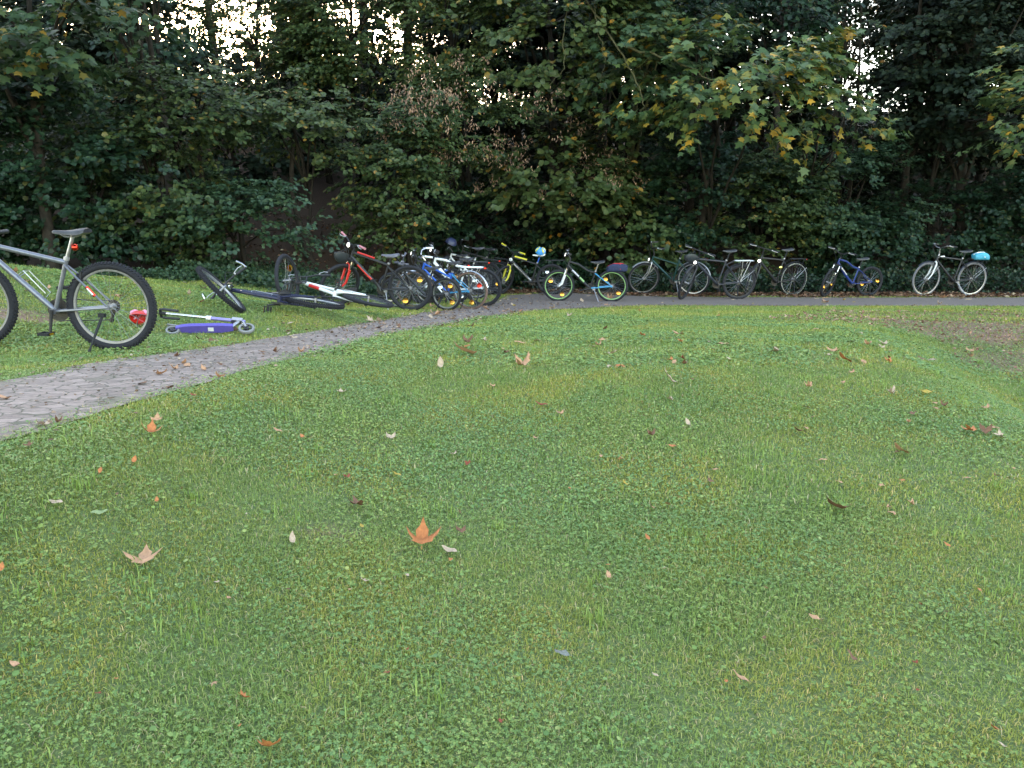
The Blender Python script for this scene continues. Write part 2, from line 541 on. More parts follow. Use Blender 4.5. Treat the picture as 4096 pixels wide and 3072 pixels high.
def disc_leaves(name, zones, mat, label, cat):
    """Clover and other low round leaves: three little leaflets on a stalk, or single rounder ones."""
    VV, FF = [], []
    off = 0
    for (y0, y1, dens, r0, r1, h0, h1, tri) in zones:
        x, y, z = scatter(y0, y1, dens)
        pt = fbm(x, y, 1.3, 41, 3)
        ok = LAWN.random(len(x)) < sstep(0.36, 0.64, pt) * 0.85 + 0.12
        x, y, z = x[ok], y[ok], z[ok]
        n = len(x)
        h = LAWN.uniform(h0, h1, n)
        r = LAWN.uniform(r0, r1, n)
        tilt = LAWN.normal(0, 0.32, (n, 2))
        N = unit(np.stack([tilt[:, 0], tilt[:, 1] - 0.12, np.ones(n)], 1))
        az = LAWN.uniform(0, 2 * math.pi, n)
        for j in range(3 if tri else 1):
            a = az + j * 2.094 + LAWN.normal(0, 0.12, n)
            d = np.stack([np.cos(a), np.sin(a), np.zeros(n)], 1)
            d = unit(d - N * np.sum(d * N, 1, keepdims=True))
            s = np.cross(N, d)
            c = np.stack([x, y, z + h], 1)
            R = r[:, None]
            if tri:
                pts = [c, c + d * R * 0.7 + s * R * 0.62, c + d * R * 1.45 + s * R * 0.45 + N * R * 0.1, c + d * R * 1.35,
                       c + d * R * 1.45 - s * R * 0.45 + N * R * 0.1, c + d * R * 0.7 - s * R * 0.62]
            else:
                pts = [c - d * R, c - d * R * 0.4 + s * R * 0.85, c + d * R * 0.5 + s * R * 0.75 + N * R * 0.15, c + d * R * 1.15,
                       c + d * R * 0.5 - s * R * 0.75 + N * R * 0.15, c - d * R * 0.4 - s * R * 0.85]
            V = np.stack(pts, 1).reshape(-1, 3)
            k = off + np.arange(n) * 6
            FF.append(np.stack([k, k + 1, k + 2, k + 3], 1)); FF.append(np.stack([k, k + 3, k + 4, k + 5], 1))
            off += 6 * n
            VV.append(V)
    o = mesh_np(name, np.concatenate(VV), [np.concatenate(FF)], mat)
    tag(o, label, cat, kind="stuff")

m_blade = leafy("grass_blade", [(0.0, (0.18, 0.265, 0.070)), (0.5, (0.235, 0.325, 0.086)), (0.82, (0.30, 0.37, 0.105)), (0.92, (0.41, 0.41, 0.17)), (1.0, (0.51, 0.44, 0.26))],
                rough=0.6, trans=0.25, macro=(1.38, 1.08, 0.88), macro_scale=1.5, spec=0.15)
m_clover = leafy("clover_leaf", [(0.0, (0.11, 0.20, 0.075)), (0.6, (0.17, 0.275, 0.092)), (0.9, (0.23, 0.335, 0.105)), (1.0, (0.33, 0.40, 0.15))],
                 rough=0.5, trans=0.2, macro=(1.25, 1.08, 0.88), macro_scale=1.3, spec=0.2)
m_straw = leafy("dry_stalk", [(0.0, (0.30, 0.24, 0.12)), (1.0, (0.50, 0.42, 0.25))], rough=0.7, trans=0.1)
blades("grass", [(0.9, 3.2, 26000, 0.012, 0.032, 0.0026), (3.2, 6.0, 13000, 0.014, 0.036, 0.0040), (6.0, 10.0, 5200, 0.020, 0.052, 0.0080), (10.0, 19.0, 2600, 0.026, 0.06, 0.013)],
       m_blade, "short green lawn grass covering the slope on both sides of the path", "grass")
disc_leaves("clover_ground_cover", [(0.9, 3.2, 8500, 0.0020, 0.0052, 0.008, 0.024, True), (0.9, 3.2, 700, 0.003, 0.009, 0.006, 0.020, False),
                       (3.2, 6.0, 5600, 0.0030, 0.0075, 0.009, 0.024, False), (6.0, 11.0, 1900, 0.007, 0.014, 0.010, 0.03, False)],
            m_clover, "low clover and small round weeds spreading through the lawn", "clover")
def tufts():
    """Longer, brighter tufts standing out of the mown lawn."""
    rng = np.random.default_rng(61)
    cx, cy, cz = scatter(1.0, 9.0, 8.0)
    VV, F4, F3, off = [], [], [], 0
    for x0, y0 in zip(cx, cy):
        n = int(rng.integers(8, 34)); r = rng.uniform(0.012, 0.075)
        x = x0 + rng.normal(size=n) * r; y = y0 + rng.normal(size=n) * r; z = T(x, y)
        h = rng.uniform(0.03, 0.075, n) * rng.uniform(0.6, 1.1); az = rng.uniform(0, 6.28, n); bend = rng.uniform(0.1, 0.9, n)
        d = np.stack([np.cos(az), np.sin(az), np.zeros(n)], 1)
        s = np.stack([-np.sin(az), np.cos(az), np.zeros(n)], 1) * 0.0022
        b = np.stack([x, y, z - 0.003], 1); up = np.array([0, 0, 1.0])
        mid = b + up * (h * 0.6)[:, None] + d * (h * 0.2 * bend)[:, None]
        tip = b + up * (h * (1 - 0.25 * bend))[:, None] + d * (h * 0.75 * bend)[:, None]
        VV.append(np.stack([b - s, b + s, mid + s * 0.8, mid - s * 0.8, tip], 1).reshape(-1, 3))
        k = off + np.arange(n) * 5
        F4.append(np.stack([k, k + 1, k + 2, k + 3], 1)); F3.append(np.stack([k + 3, k + 2, k + 4], 1)); off += 5 * n
    m = leafy("tuft_blade", [(0, (0.18, 0.28, 0.06)), (1, (0.30, 0.39, 0.10))], rough=0.55, trans=0.3)
    o = mesh_np("grass_tufts", np.concatenate(VV), [np.concatenate(F4), np.concatenate(F3)], m)
    tag(o, "brighter tufts of longer grass standing out of the lawn", "grass", kind="stuff")
tufts()
blades("dry_grass", [(0.9, 3.2, 260, 0.02, 0.04, 0.0028), (3.2, 8.0, 160, 0.02, 0.045, 0.005)], m_straw, "scattered straw coloured stalks among the lawn grass", "dry grass")

# ------------------------------------------------------------------ foliage
def leaf_cloud(rng, P, D, N, S, kind):
    """Leaves at P, pointing along D, with upper side N and length S."""
    n = len(P)
    N = unit(N - D * np.sum(N * D, 1, keepdims=True))
    W = np.cross(D, N)
    S = S[:, None]
    if kind == 'maple':
        prof = [(0, 0), (0.30, 0.05), (0.55, 0.02), (0.36, 0.28), (0.62, 0.55), (0.26, 0.56), (0.14, 0.80), (0, 1.05)]
        pr = prof + [(-a, b) for a, b in prof[-2:0:-1]]
        V = np.stack([P + W * (a * S) + D * (b * S) + N * (-0.35 * abs(a) * S * abs(a) * 1.2) for a, b in pr], 1).reshape(-1, 3)
        k = np.arange(n)[:, None] * len(pr)
        return V, [k + np.arange(len(pr))[None, :]], len(pr)
    w = {'round': 0.47, 'oval': 0.33, 'key': 0.16, 'needle': 0.06}[kind]
    prof = [(0, 0), (w * 0.95, 0.30), (w * 0.80, 0.72), (0, 1.0), (-w * 0.80, 0.72), (-w * 0.95, 0.30)]
    V = np.stack([P + W * (a * S) + D * (b * S) + N * (0.30 * abs(a) * S) for a, b in prof], 1).reshape(-1, 3)
    k = np.arange(n)[:, None] * 6
    return V, [k + np.array([[0, 1, 2, 3]]), k + np.array([[0, 3, 4, 5]])], 6

def tube_np(P, R, seg=7, cap=False):
    P = np.asarray(P, float); R = np.broadcast_to(np.asarray(R, float), (len(P),))
    t = np.gradient(P, axis=0); t = unit(t)
    ref = np.array([0.31, 0.22, 0.93]) if abs(t[0, 2]) < 0.85 else np.array([1.0, 0.1, 0])
    V = []
    for i in range(len(P)):
        a = np.cross(t[i], ref); a /= np.linalg.norm(a)
        b = np.cross(t[i], a)
        th = np.arange(seg) * 2 * math.pi / seg
        V.append(P[i] + R[i] * (np.cos(th)[:, None] * a + np.sin(th)[:, None] * b))
    V = np.concatenate(V)
    F = []
    for i in range(len(P) - 1):
        for j in range(seg):
            F.append((i * seg + j, i * seg + (j + 1) % seg, (i + 1) * seg + (j + 1) % seg, (i + 1) * seg + j))
    return V, np.array(F)

m_bark = paint("bark", (0.040, 0.033, 0.027), rough=0.9, var=0.6, scale=14, spec=0.2, bump=0.6)
m_bark_moss = paint("mossy_bark", (0.12, 0.11, 0.055), rough=0.9, var=0.6, scale=22, spec=0.2, bump=0.5)
LEAF = {
    'teal': leafy("leaf_dark_green", [(0, (0.011, 0.030, 0.016)), (0.6, (0.020, 0.048, 0.023)), (0.93, (0.030, 0.063, 0.026)), (1, (0.081, 0.076, 0.020))], spec=0.45, rough=0.42),
    'hazel': leafy("leaf_hazel", [(0, (0.030, 0.054, 0.019)), (0.6, (0.055, 0.088, 0.029)), (0.93, (0.084, 0.115, 0.035)), (0.985, (0.175, 0.146, 0.035)), (1, (0.351, 0.169, 0.028))], spec=0.4, rough=0.45),
    'round': leafy("leaf_linden", [(0, (0.039, 0.065, 0.021)), (0.55, (0.067, 0.101, 0.033)), (0.92, (0.101, 0.127, 0.040)), (0.975, (0.192, 0.153, 0.035)), (1, (0.395, 0.185, 0.021))], spec=0.4, rough=0.45),
    'maple': leafy("leaf_maple_turning", [(0, (0.052, 0.095, 0.034)), (0.5, (0.088, 0.141, 0.046)), (0.72, (0.134, 0.172, 0.042)), (0.86, (0.249, 0.218, 0.042)), (1, (0.538, 0.298, 0.033))], spec=0.4, rough=0.45),
    'maple_green': leafy("leaf_maple_green", [(0, (0.030, 0.065, 0.029)), (0.7, (0.058, 0.097, 0.040)), (0.93, (0.088, 0.115, 0.035)), (1, (0.307, 0.185, 0.028))], spec=0.45, rough=0.42),
    'bright': leafy("leaf_soft_green", [(0, (0.025, 0.053, 0.028)), (0.6, (0.043, 0.087, 0.043)), (1, (0.068, 0.106, 0.040))], spec=0.45, rough=0.45),
    'dark': leafy("leaf_painted_shade", [(0, (0.007, 0.015, 0.008)), (0.7, (0.014, 0.026, 0.012)), (1, (0.028, 0.036, 0.015))], spec=0.25, rough=0.6, trans=0.15),  # shade of the inner wood put into a darker leaf colour
}
m_keys = leafy("winged_seed", [(0, (0.20, 0.12, 0.08)), (0.6, (0.36, 0.22, 0.16)), (1, (0.50, 0.32, 0.20))], trans=0.25, rough=0.6)

def ray_z(v, y):
    return CAM_Z + y * math.tan(PITCH * -1 + math.atan((384.0 - v) / FPX))

def plant(name, cat, label, u, y, hw, vt, vb, kind, shape='round', leaf=0.10, cover=3.0, seed=0, trunk=0.05, group=None,
          keys=0, flat=0.24, y_depth=None, clump=0.62, trunk_mat=None, holes=0.0, branches=9):
    """A tree or bush: trunk with limbs, and a crown of leafy sprays set in tiers on them."""
    rng = np.random.default_rng(1000 + seed)
    if vb >= 230 and y >= 16.5 and u > 430:
        y += 1.6
    cx = (u - 512.0) / FPX * y
    rx = hw / FPX * y
    zt, zb = ray_z(vt, y), ray_z(vb, y)
    rz = (zt - zb) / 2
    zc = (zt + zb) / 2
    ry = y_depth if y_depth else min(max(rx * 0.7, 0.5), 1.6)
    ty = y + ((5.2 if y < 17 else 2.6) if u > 430 and y < 19.5 and vb < 240 else 0.5)
    gz = Tz(cx, ty)
    base = np.array([cx, ty, gz])
    root = empty(name, (cx, ty, gz))
    tag(root, label, cat, group)
    # sprays gathered in clumps
    leaf_area = 0.60 * leaf * leaf
    area = math.pi * rx * rz
    n_leaf = int(1.4 * cover * area / leaf_area * (0.75 + 0.5 * min(ry / max(rx, .1), 1)))
    n_leaf = min(max(n_leaf, 300), 36000)
    per = 15
    n_spray = max(n_leaf // per, 12)
    n_cl = max(int(math.ceil(area / (clump * clump * 0.95))) + 3, 6)
    # clump directions favour the open side, where the light is
    q = rng.normal(size=(n_cl * 6, 3))
    q = unit(q)
    w = 0.25 + 0.75 * np.clip(-q[:, 1] * 0.9 + 0.25, 0, 1)
    q = q[rng.random(len(q)) < w][:n_cl]
    rad = rng.uniform(0.45, 1.0, len(q)) ** 0.6
    C = np.array([cx, y, zc]) + q * np.array([rx, ry, rz]) * rad[:, None]
    if holes:
        C = C[rng.random(len(C)) > holes]; q = q[:len(C)]
    C[:, 2] = np.maximum(C[:, 2], np.maximum(T(C[:, 0], C[:, 1]) + 0.15, zb - 0.2))
    ci = rng.integers(0, len(C), n_spray)
    off = rng.normal(size=(n_spray, 3)) * np.array([clump * 0.55, clump * 0.45, clump * flat])
    P0 = C[ci] + off
    P0[:, 2] -= (off[:, 0] ** 2) * 0.25
    O = unit((P0 - np.array([cx, y, zc - rz * 0.3])) / np.array([rx, ry, rz]) ** 1.2)
    A = unit(O * np.array([1, 1, 0.35]) + rng.normal(size=O.shape) * np.array([0.5, 0.4, 0.22]) + np.array([0, -0.25, -0.12]))
    side = unit(np.cross(A, np.array([0, 0, 1.0])))
    ln = rng.uniform(2.8, 5.0, n_spray) * leaf
    t = (np.arange(per) / per)[None, :] + rng.uniform(0, 0.08, (n_spray, per))
    sg = np.where(np.arange(per) % 2 == 0, 1.0, -1.0)[None, :, None]
    pos = P0[:, None, :] + A[:, None, :] * (ln[:, None] * t)[:, :, None] + side[:, None, :] * sg * (leaf * 0.55 * rng.uniform(0.2, 1.3, (n_spray, per, 1)))
    pos[:, :, 2] -= 0.5 * leaf * t ** 2 * 2
    pos += rng.normal(size=pos.shape) * leaf * 0.22
    d = A[:, None, :] * 0.75 + side[:, None, :] * sg * 0.75 + rng.normal(size=pos.shape) * 0.28
    d[:, :, 2] -= rng.uniform(0.15, 0.75, (n_spray, per))
    d = unit(d).reshape(-1, 3)
    nrm = (O[:, None, :] * 0.55 + np.array([0, -0.30, 0.75]) + rng.normal(size=pos.shape) * 0.30).reshape(-1, 3)
    pos = pos.reshape(-1, 3)
    sz = leaf * rng.uniform(0.65, 1.25, len(pos))
    ok = pos[:, 2] > T(pos[:, 0], pos[:, 1]) + 0.02
    pos, d, nrm, sz = pos[ok], d[ok], nrm[ok], sz[ok]
    V, F, _ = leaf_cloud(rng, pos, d, nrm, sz, shape)
    crown = mesh_np("crown", V - base, F, LEAF[kind], root)
    # trunk and limbs in one mesh
    TV, TF, o = [], [], 0
    tm = trunk_mat or m_bark
    top = np.array([cx + rng.normal() * rx * 0.12, (y + 0.15) * 0.4 + ty * 0.6, zc + rz * 0.35])
    nst = 1 if trunk > 0.07 else 3
    for s in range(nst):
        tp = top + rng.normal(size=3) * np.array([rx * 0.3, 0.15, 0.1]) * (nst > 1)
        k = np.linspace(0, 1, 8)[:, None]
        path = base * (1 - k) + tp * k + np.sin(k * 3) * rng.normal(size=3) * 0.12
        path[0] = base - np.array([0, 0, 0.05])
        v, f = tube_np(path, trunk * (1.05 - 0.75 * k[:, 0]), 8)
        TV.append(v); TF.append(f + o); o += len(v)
    for j in rng.permutation(len(C))[:branches]:
        k0 = rng.uniform(0.25, 0.9)
        s0 = base * (1 - k0) + top * k0
        e0 = C[j]
        k = np.linspace(0, 1, 6)[:, None]
        path = s0 * (1 - k) + e0 * k + np.sin(k * math.pi) * np.array([0, 0, 0.18]) + rng.normal(size=(6, 3)) * 0.025 * (k > 0)
        v, f = tube_np(path, max(trunk * 0.38, 0.010) * (1.0 - 0.8 * k[:, 0]), 5)
        TV.append(v); TF.append(f + o); o += len(v)
    mesh_np("trunk", np.concatenate(TV) - base, [np.concatenate(TF)], tm, root, smooth=True)
    if keys:
        # hanging bunches of winged seeds
        K = C[rng.integers(0, len(C), keys)] + rng.normal(size=(keys, 3)) * np.array([0.45, 0.25, 0.22])
        K[:, 1] -= 0.55
        kp = np.repeat(K, 16, axis=0) + rng.normal(size=(keys * 16, 3)) * np.array([0.07, 0.06, 0.07])
        kd = unit(rng.normal(size=kp.shape) * 0.5 + np.array([0, -0.1, -0.9]))
        V, F, _ = leaf_cloud(rng, kp, kd, rng.normal(size=kp.shape) + np.array([0, -0.8, 0.3]), rng.uniform(0.05, 0.08, len(kp)), 'key')
        tag(mesh_np("seed_clusters", V - base, F, m_keys, root), kind="stuff")
    return root

B = 'bush'; TR = 'tree'
plant("hornbeam_tree", TR, "thin crowned hornbeam with specks of sky through its leaves, left of the middle", 352, 20.0, 72, -90, 92, 'hazel', leaf=0.08, seed=60, cover=3.6, trunk=0.09)
plant("hornbeam_tree", TR, "thin crowned hornbeam above the tree with brown seed bunches", 445, 19.6, 70, -90, 92, 'round', leaf=0.08, seed=61, cover=3.9, trunk=0.09)
plant("hornbeam_tree", TR, "sparse leafy boughs reaching across the left patch of bright sky", 262, 20.5, 56, -60, 66, 'hazel', leaf=0.075, seed=62, cover=2.0, trunk=0.08)
plant("linden_tree", TR, "dense dark tree crown just left of the left patch of bright sky", 168, 17.5, 42, -90, 80, 'teal', leaf=0.11, seed=63, cover=2.2, trunk=0.09)
plant("hornbeam_tree", TR, "sparse leafy boughs reaching across the right patch of bright sky", 842, 21.5, 34, -60, 126, 'hazel', leaf=0.10, seed=64, cover=0.3, trunk=0.07)
plant("beech_tree", TR, "dense dark crown at the top between the two maples", 690, 20.5, 62, -90, 60, 'teal', leaf=0.12, seed=65, cover=2.0, trunk=0.12)
plant("beech_tree", TR, "dense dark crown at the top just left of the right patch of bright sky", 775, 21.0, 46, -90, 70, 'teal', leaf=0.12, seed=66, cover=2.2, trunk=0.12)
plant("beech_tree", TR, "very dark dense crown filling the top between the right sky gap and the right edge", 965, 20.0, 66, -90, 190, 'dark', leaf=0.12, seed=68, cover=3.6, trunk=0.14)
plant("beech_tree", TR, "dense dark crown at the very top right of the middle", 600, 20.6, 62, -90, 60, 'teal', leaf=0.11, seed=69, cover=1.9, trunk=0.12)
plant("beech_tree", TR, "dense dark crown at the top right of the right patch of bright sky", 905, 20.5, 40, -90, 150, 'dark', leaf=0.12, seed=67, cover=3.2, trunk=0.12)
# --- left hedge, near
plant("hazel_bush", B, "dark hazel bush at the far left behind the silver mountain bike", -25, 13.5, 95, 40, 274, 'teal', leaf=0.085, seed=1, cover=3.4)
plant("hazel_bush", B, "dark green bush straight behind the saddle of the silver mountain bike", 75, 14.0, 88, 70, 272, 'teal', leaf=0.085, seed=2, cover=3.4)
plant("hazel_bush", B, "tall hazel bush behind the purple scooter with layered dark boughs", 158, 14.7, 78, 62, 270, 'hazel', leaf=0.085, seed=3, cover=3.2)
plant("hazel_bush", B, "low soft green bush to the left of the dark opening into the wood", 240, 14.6, 62, 176, 272, 'bright', leaf=0.075, seed=4, cover=3.4)
plant("maple_tree", TR, "maple hanging its boughs into the upper left corner of the picture", 40, 12.6, 120, -110, 100, 'maple_green', 'maple', leaf=0.12, seed=5, cover=2.6, trunk=0.10)
plant("hazel_tree", TR, "hazel with grey green leaves beneath the left patch of bright sky", 195, 15.5, 85, 62, 150, 'hazel', leaf=0.08, seed=6, cover=2.8, trunk=0.08)
plant("hornbeam_tree", TR, "hornbeam leaning over the dark opening into the wood", 308, 16.2, 66, 70, 172, 'round', leaf=0.085, seed=7, cover=2.4, trunk=0.08)
plant("maple_tree", TR, "maple crown above the hedge left of the bright sky gap", 150, 14.6, 62, -90, 42, 'maple_green', 'maple', leaf=0.12, seed=8, cover=2.4, trunk=0.09)
# --- centre
plant("hazel_bush", B, "hazel bush to the right of the dark opening, behind the red forked bicycle", 408, 17.0, 48, 100, 244, 'hazel', leaf=0.085, seed=10, cover=3.0)
plant("hazel_bush", B, "small pale leaved bush above the black helmet on the red forked bicycle", 392, 16.6, 34, 208, 256, 'round', leaf=0.085, seed=11, cover=2.8)
plant("linden_tree", TR, "tree with pinkish brown bunches of winged seeds in the middle of the wood edge", 462, 17.8, 78, 66, 168, 'hazel', 'oval', leaf=0.075, seed=12, cover=3.0, keys=96, trunk=0.10)
plant("linden_tree", TR, "linden with large round leaves hanging behind the yellow forked bicycle", 560, 17.6, 72, 96, 236, 'round', leaf=0.135, seed=13, cover=3.0, keys=60, trunk=0.09)
plant("linden_tree", TR, "tall linden filling the top of the picture right of the middle", 556, 18.6, 95, -100, 110, 'round', leaf=0.13, seed=14, cover=2.7, trunk=0.13)
plant("hazel_bush", B, "hazel bush low behind the green rimmed bicycle", 622, 18.2, 58, 168, 276, 'hazel', leaf=0.12, seed=15, cover=2.8)
plant("hazel_bush", B, "dim bush behind the bicycles crowded together in the middle", 476, 18.6, 70, 178, 276, 'teal', leaf=0.09, seed=16, cover=2.6)
plant("hazel_bush", B, "shaded bush directly behind the yellow forked bicycle", 545, 18.9, 52, 216, 284, 'teal', leaf=0.09, seed=17, cover=2.6)
plant("maple_tree", TR, "green maple with mossy bare boughs dropping from its crown", 640, 18.2, 72, -70, 130, 'maple_green', 'maple', leaf=0.13, seed=18, cover=2.4, trunk=0.13, trunk_mat=m_bark_moss)
plant("maple_tree", TR, "maple turning yellow, its boughs reaching in front of the right sky gap", 730, 17.2, 92, 22, 138, 'maple', 'maple', leaf=0.16, seed=19, cover=2.6, trunk=0.11, flat=0.26)
plant("maple_tree", TR, "small yellow tinged maple below the right sky gap", 828, 17.8, 46, 98, 138, 'maple', 'maple', leaf=0.14, seed=20, cover=1.8, trunk=0.07)
plant("dogwood_bush", B, "dense bush behind the dark green trekking bicycle", 688, 18.4, 66, 128, 268, 'teal', leaf=0.09, seed=21, cover=3.2)
plant("dogwood_bush", B, "broad bush behind the two dark bicycles with luggage racks", 762, 18.6, 62, 150, 270, 'hazel', leaf=0.09, seed=22, cover=3.2)
plant("dogwood_bush", B, "pale green domed bush sloping down towards the right", 838, 18.8, 72, 140, 262, 'bright', leaf=0.08, seed=23, cover=3.4)
plant("dogwood_bush", B, "shaggy bush behind the blue children's mountain bike", 868, 18.2, 58, 206, 284, 'teal', leaf=0.09, seed=24, cover=2.8)
plant("dogwood_bush", B, "dark bush behind the silver city bicycle on the right", 940, 18.9, 60, 178, 284, 'teal', leaf=0.09, seed=25, cover=3.0)
plant("dogwood_bush", B, "dark bush reaching the right edge of the picture behind the path", 1020, 18.6, 58, 160, 288, 'teal', leaf=0.09, seed=26, cover=3.0)
plant("dogwood_bush", B, "low leafy bush between the trekking bicycles and the edge of the path", 716, 17.9, 46, 236, 284, 'hazel', leaf=0.085, seed=27, cover=2.2)
plant("maple_tree", TR, "yellowing maple boughs at the upper right edge of the picture", 1040, 16.4, 62, 6, 172, 'maple', 'maple', leaf=0.14, seed=28, cover=1.9, trunk=0.05)
plant("beech_tree", TR, "shaded tree standing dark to the right of the sky gap", 935, 22.5, 66, -80, 200, 'dark', leaf=0.12, seed=29, cover=3.2, trunk=0.16)
plant("beech_tree", TR, "shaded tree in the wood behind the right edge of the picture", 1030, 23.0, 70, -90, 210, 'dark', leaf=0.12, seed=30, cover=3.0, trunk=0.16)
# --- second row, in the shade of the first
g2 = None
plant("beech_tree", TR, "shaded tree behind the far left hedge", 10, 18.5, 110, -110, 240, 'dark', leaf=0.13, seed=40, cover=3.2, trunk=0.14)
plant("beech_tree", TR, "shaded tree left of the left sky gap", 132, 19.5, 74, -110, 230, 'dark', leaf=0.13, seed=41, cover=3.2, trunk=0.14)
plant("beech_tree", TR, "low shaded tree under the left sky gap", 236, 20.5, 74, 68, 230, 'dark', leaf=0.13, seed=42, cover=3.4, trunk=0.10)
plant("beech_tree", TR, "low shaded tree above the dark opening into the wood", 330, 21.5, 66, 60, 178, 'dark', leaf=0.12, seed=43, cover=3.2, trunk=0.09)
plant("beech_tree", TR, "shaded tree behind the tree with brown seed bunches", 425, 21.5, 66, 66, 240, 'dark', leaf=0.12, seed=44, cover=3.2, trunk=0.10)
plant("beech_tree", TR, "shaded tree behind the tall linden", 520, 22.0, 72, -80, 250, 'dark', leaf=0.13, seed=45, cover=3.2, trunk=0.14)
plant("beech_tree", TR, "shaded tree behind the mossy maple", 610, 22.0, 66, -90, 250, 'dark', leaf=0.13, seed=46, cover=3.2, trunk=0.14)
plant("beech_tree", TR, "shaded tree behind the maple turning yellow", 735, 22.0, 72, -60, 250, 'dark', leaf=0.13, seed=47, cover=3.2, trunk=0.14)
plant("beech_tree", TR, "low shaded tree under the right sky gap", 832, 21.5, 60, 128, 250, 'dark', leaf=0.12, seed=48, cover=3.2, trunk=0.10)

# --- third row: the closed wood further up the slope
for i, (u_, hw_, vt_, vb_, cv_, lab_) in enumerate([
    (15, 62, -90, 130, 3.4, "crown of the closed wood in the upper left corner, behind the maple"),
    (85, 56, -90, 120, 3.4, "crown of the closed wood above the seat of the silver bicycle"),
    (150, 44, -90, 110, 3.4, "crown of the closed wood at the left rim of the left sky gap"),
    (318, 34, -90, 110, 2.4, "glinting crown of the wood right beside the left sky gap"),
    (372, 40, -90, 120, 2.2, "glinting crown of the wood above the dark opening"),
    (430, 42, -90, 120, 2.4, "glinting crown of the wood above the seed bearing tree"),
    (492, 46, -90, 125, 3.6, "crown of the wood left of the tall linden"),
    (560, 50, -90, 130, 3.6, "crown of the wood hidden behind the tall linden"),
    (628, 48, -90, 130, 3.4, "crown of the wood behind the mossy maple boughs"),
    (694, 46, -90, 130, 3.0, "crown of the wood between the mossy and the yellowing maple"),
    (758, 44, -90, 130, 3.6, "crown of the wood behind the yellowing maple"),
    (800, 26, 30, 130, 2.6, "low crown of the wood at the left rim of the right sky gap"),
    (905, 46, -90, 150, 4.0, "dark crown of the wood at the right rim of the right sky gap"),
    (975, 54, -90, 170, 4.0, "dark crown of the wood near the upper right corner"),
    (1045, 50, -90, 170, 4.0, "dark crown of the wood cut by the right edge"),
]):
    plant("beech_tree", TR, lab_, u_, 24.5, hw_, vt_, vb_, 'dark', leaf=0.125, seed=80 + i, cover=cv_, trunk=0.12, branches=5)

# --- tall trees deep in the wood, with the bright sky between their stems
def tall_tree(x, y, lean, h, r, label, seed, leaves=2600, z0=0.30, sz=0.15):
    rng = np.random.default_rng(5000 + seed)
    gz = Tz(x, y)
    base = np.array([x, y, gz])
    root = empty("forest_tree", (x, y, gz))
    tag(root, label, "tree")
    k = np.linspace(0, 1, 12)[:, None]
    P = base + np.array([lean, 0.2, h]) * k + rng.normal(size=(12, 3)) * np.array([0.05, 0.03, 0]) * k
    P[0, 2] -= 0.15
    TV, TF, o = [], [], 0
    v, f = tube_np(P, 0.17 * r * (1.05 - 0.8 * k[:, 0]), 9); TV.append(v); TF.append(f); o += len(v)
    C = []
    for j in range(16):
        k0 = rng.uniform(z0, 0.98)
        s0 = base + np.array([lean, 0.2, h]) * k0
        az = rng.uniform(0, 2 * math.pi)
        L = rng.uniform(0.8, 2.0) * r * (1.15 - 0.6 * k0)
        e0 = s0 + np.array([math.cos(az) * L, math.sin(az) * L, L * 0.35])
        kk = np.linspace(0, 1, 5)[:, None]
        path = s0 * (1 - kk) + e0 * kk + np.sin(kk * 3.1) * np.array([0, 0, 0.15])
        v, f = tube_np(path, 0.045 * r * (1 - 0.8 * kk[:, 0]), 5); TV.append(v); TF.append(f + o); o += len(v)
        C += [e0, s0 * 0.35 + e0 * 0.65]
    mesh_np("trunk", np.concatenate(TV) - base, [np.concatenate(TF)], m_bark, root, smooth=True)
    C = np.array(C)
    pos = C[rng.integers(0, len(C), leaves)] + rng.normal(size=(leaves, 3)) * np.array([0.55, 0.5, 0.35]) * r
    d = unit(rng.normal(size=pos.shape) + np.array([0, 0, -0.6]))
    V, F, _ = leaf_cloud(rng, pos, d, rng.normal(size=pos.shape) * 0.6 + np.array([0, -0.3, 0.8]), sz * rng.uniform(0.6, 1.2, leaves), 'round')
    mesh_np("crown", V - base, F, LEAF['dark'], root)

forest = [
 (-17.5, 27, 0.4, 12, 1.3, "tall forest tree at the far left of the wood", 4200),
 (-14.2, 28, 0.3, 12, 1.3, "tall forest tree second from the left in the wood", 4200),
 (-11.6, 26, 0.2, 12, 1.1, "tall forest tree just left of the left sky gap", 3600),
 (-9.3, 27, -0.8, 12, 0.9, "leaning dark trunk crossing the left sky gap", 1100),
 (-7.7, 29, -0.6, 12, 0.8, "slender trunk at the right of the left sky gap", 1300),
 (-6.6, 27, -0.2, 12, 1.0, "forest tree with specks of sky through its crown, left of the middle", 4400),
 (-4.9, 28, 0.1, 12, 1.1, "forest tree speckled with sky above the dark opening", 4600),
 (-3.4, 28, -0.1, 12, 1.1, "forest tree speckled with sky above the tree with seed bunches", 4600),
 (-1.7, 27, 0.1, 12, 1.1, "forest tree behind the top of the tall linden", 4200),
 (1.2, 27, 0.1, 12, 1.3, "dense forest tree deep behind the middle of the wood edge", 4600),
 (4.0, 27, 0.2, 12, 1.3, "dense forest tree behind the mossy maple", 4200),
 (7.0, 27, 0.1, 12, 1.2, "dense forest tree behind the yellowing maple", 4400),
 (9.4, 28, 0.2, 12, 0.9, "forest tree at the left side of the right sky gap", 2400),
 (11.2, 29, 0.15, 12, 0.75, "slender dark trunk standing in the right sky gap", 450),
 (13.4, 27, 0.1, 12, 1.1, "dense dark forest tree right of the right sky gap", 4600),
 (16.5, 27, 0.2, 12, 1.3, "dense forest tree deep in the wood at the right", 4600),
 (19.8, 28, 0.2, 12, 1.3, "forest tree at the far right of the wood", 4200),
]
for i, (x, y, lean, h, r, lab, nl) in enumerate(forest):
    tall_tree(x, y, lean, h, r, lab, i, int(nl * (4.6 if nl > 2000 else 2.6)), sz=0.14)
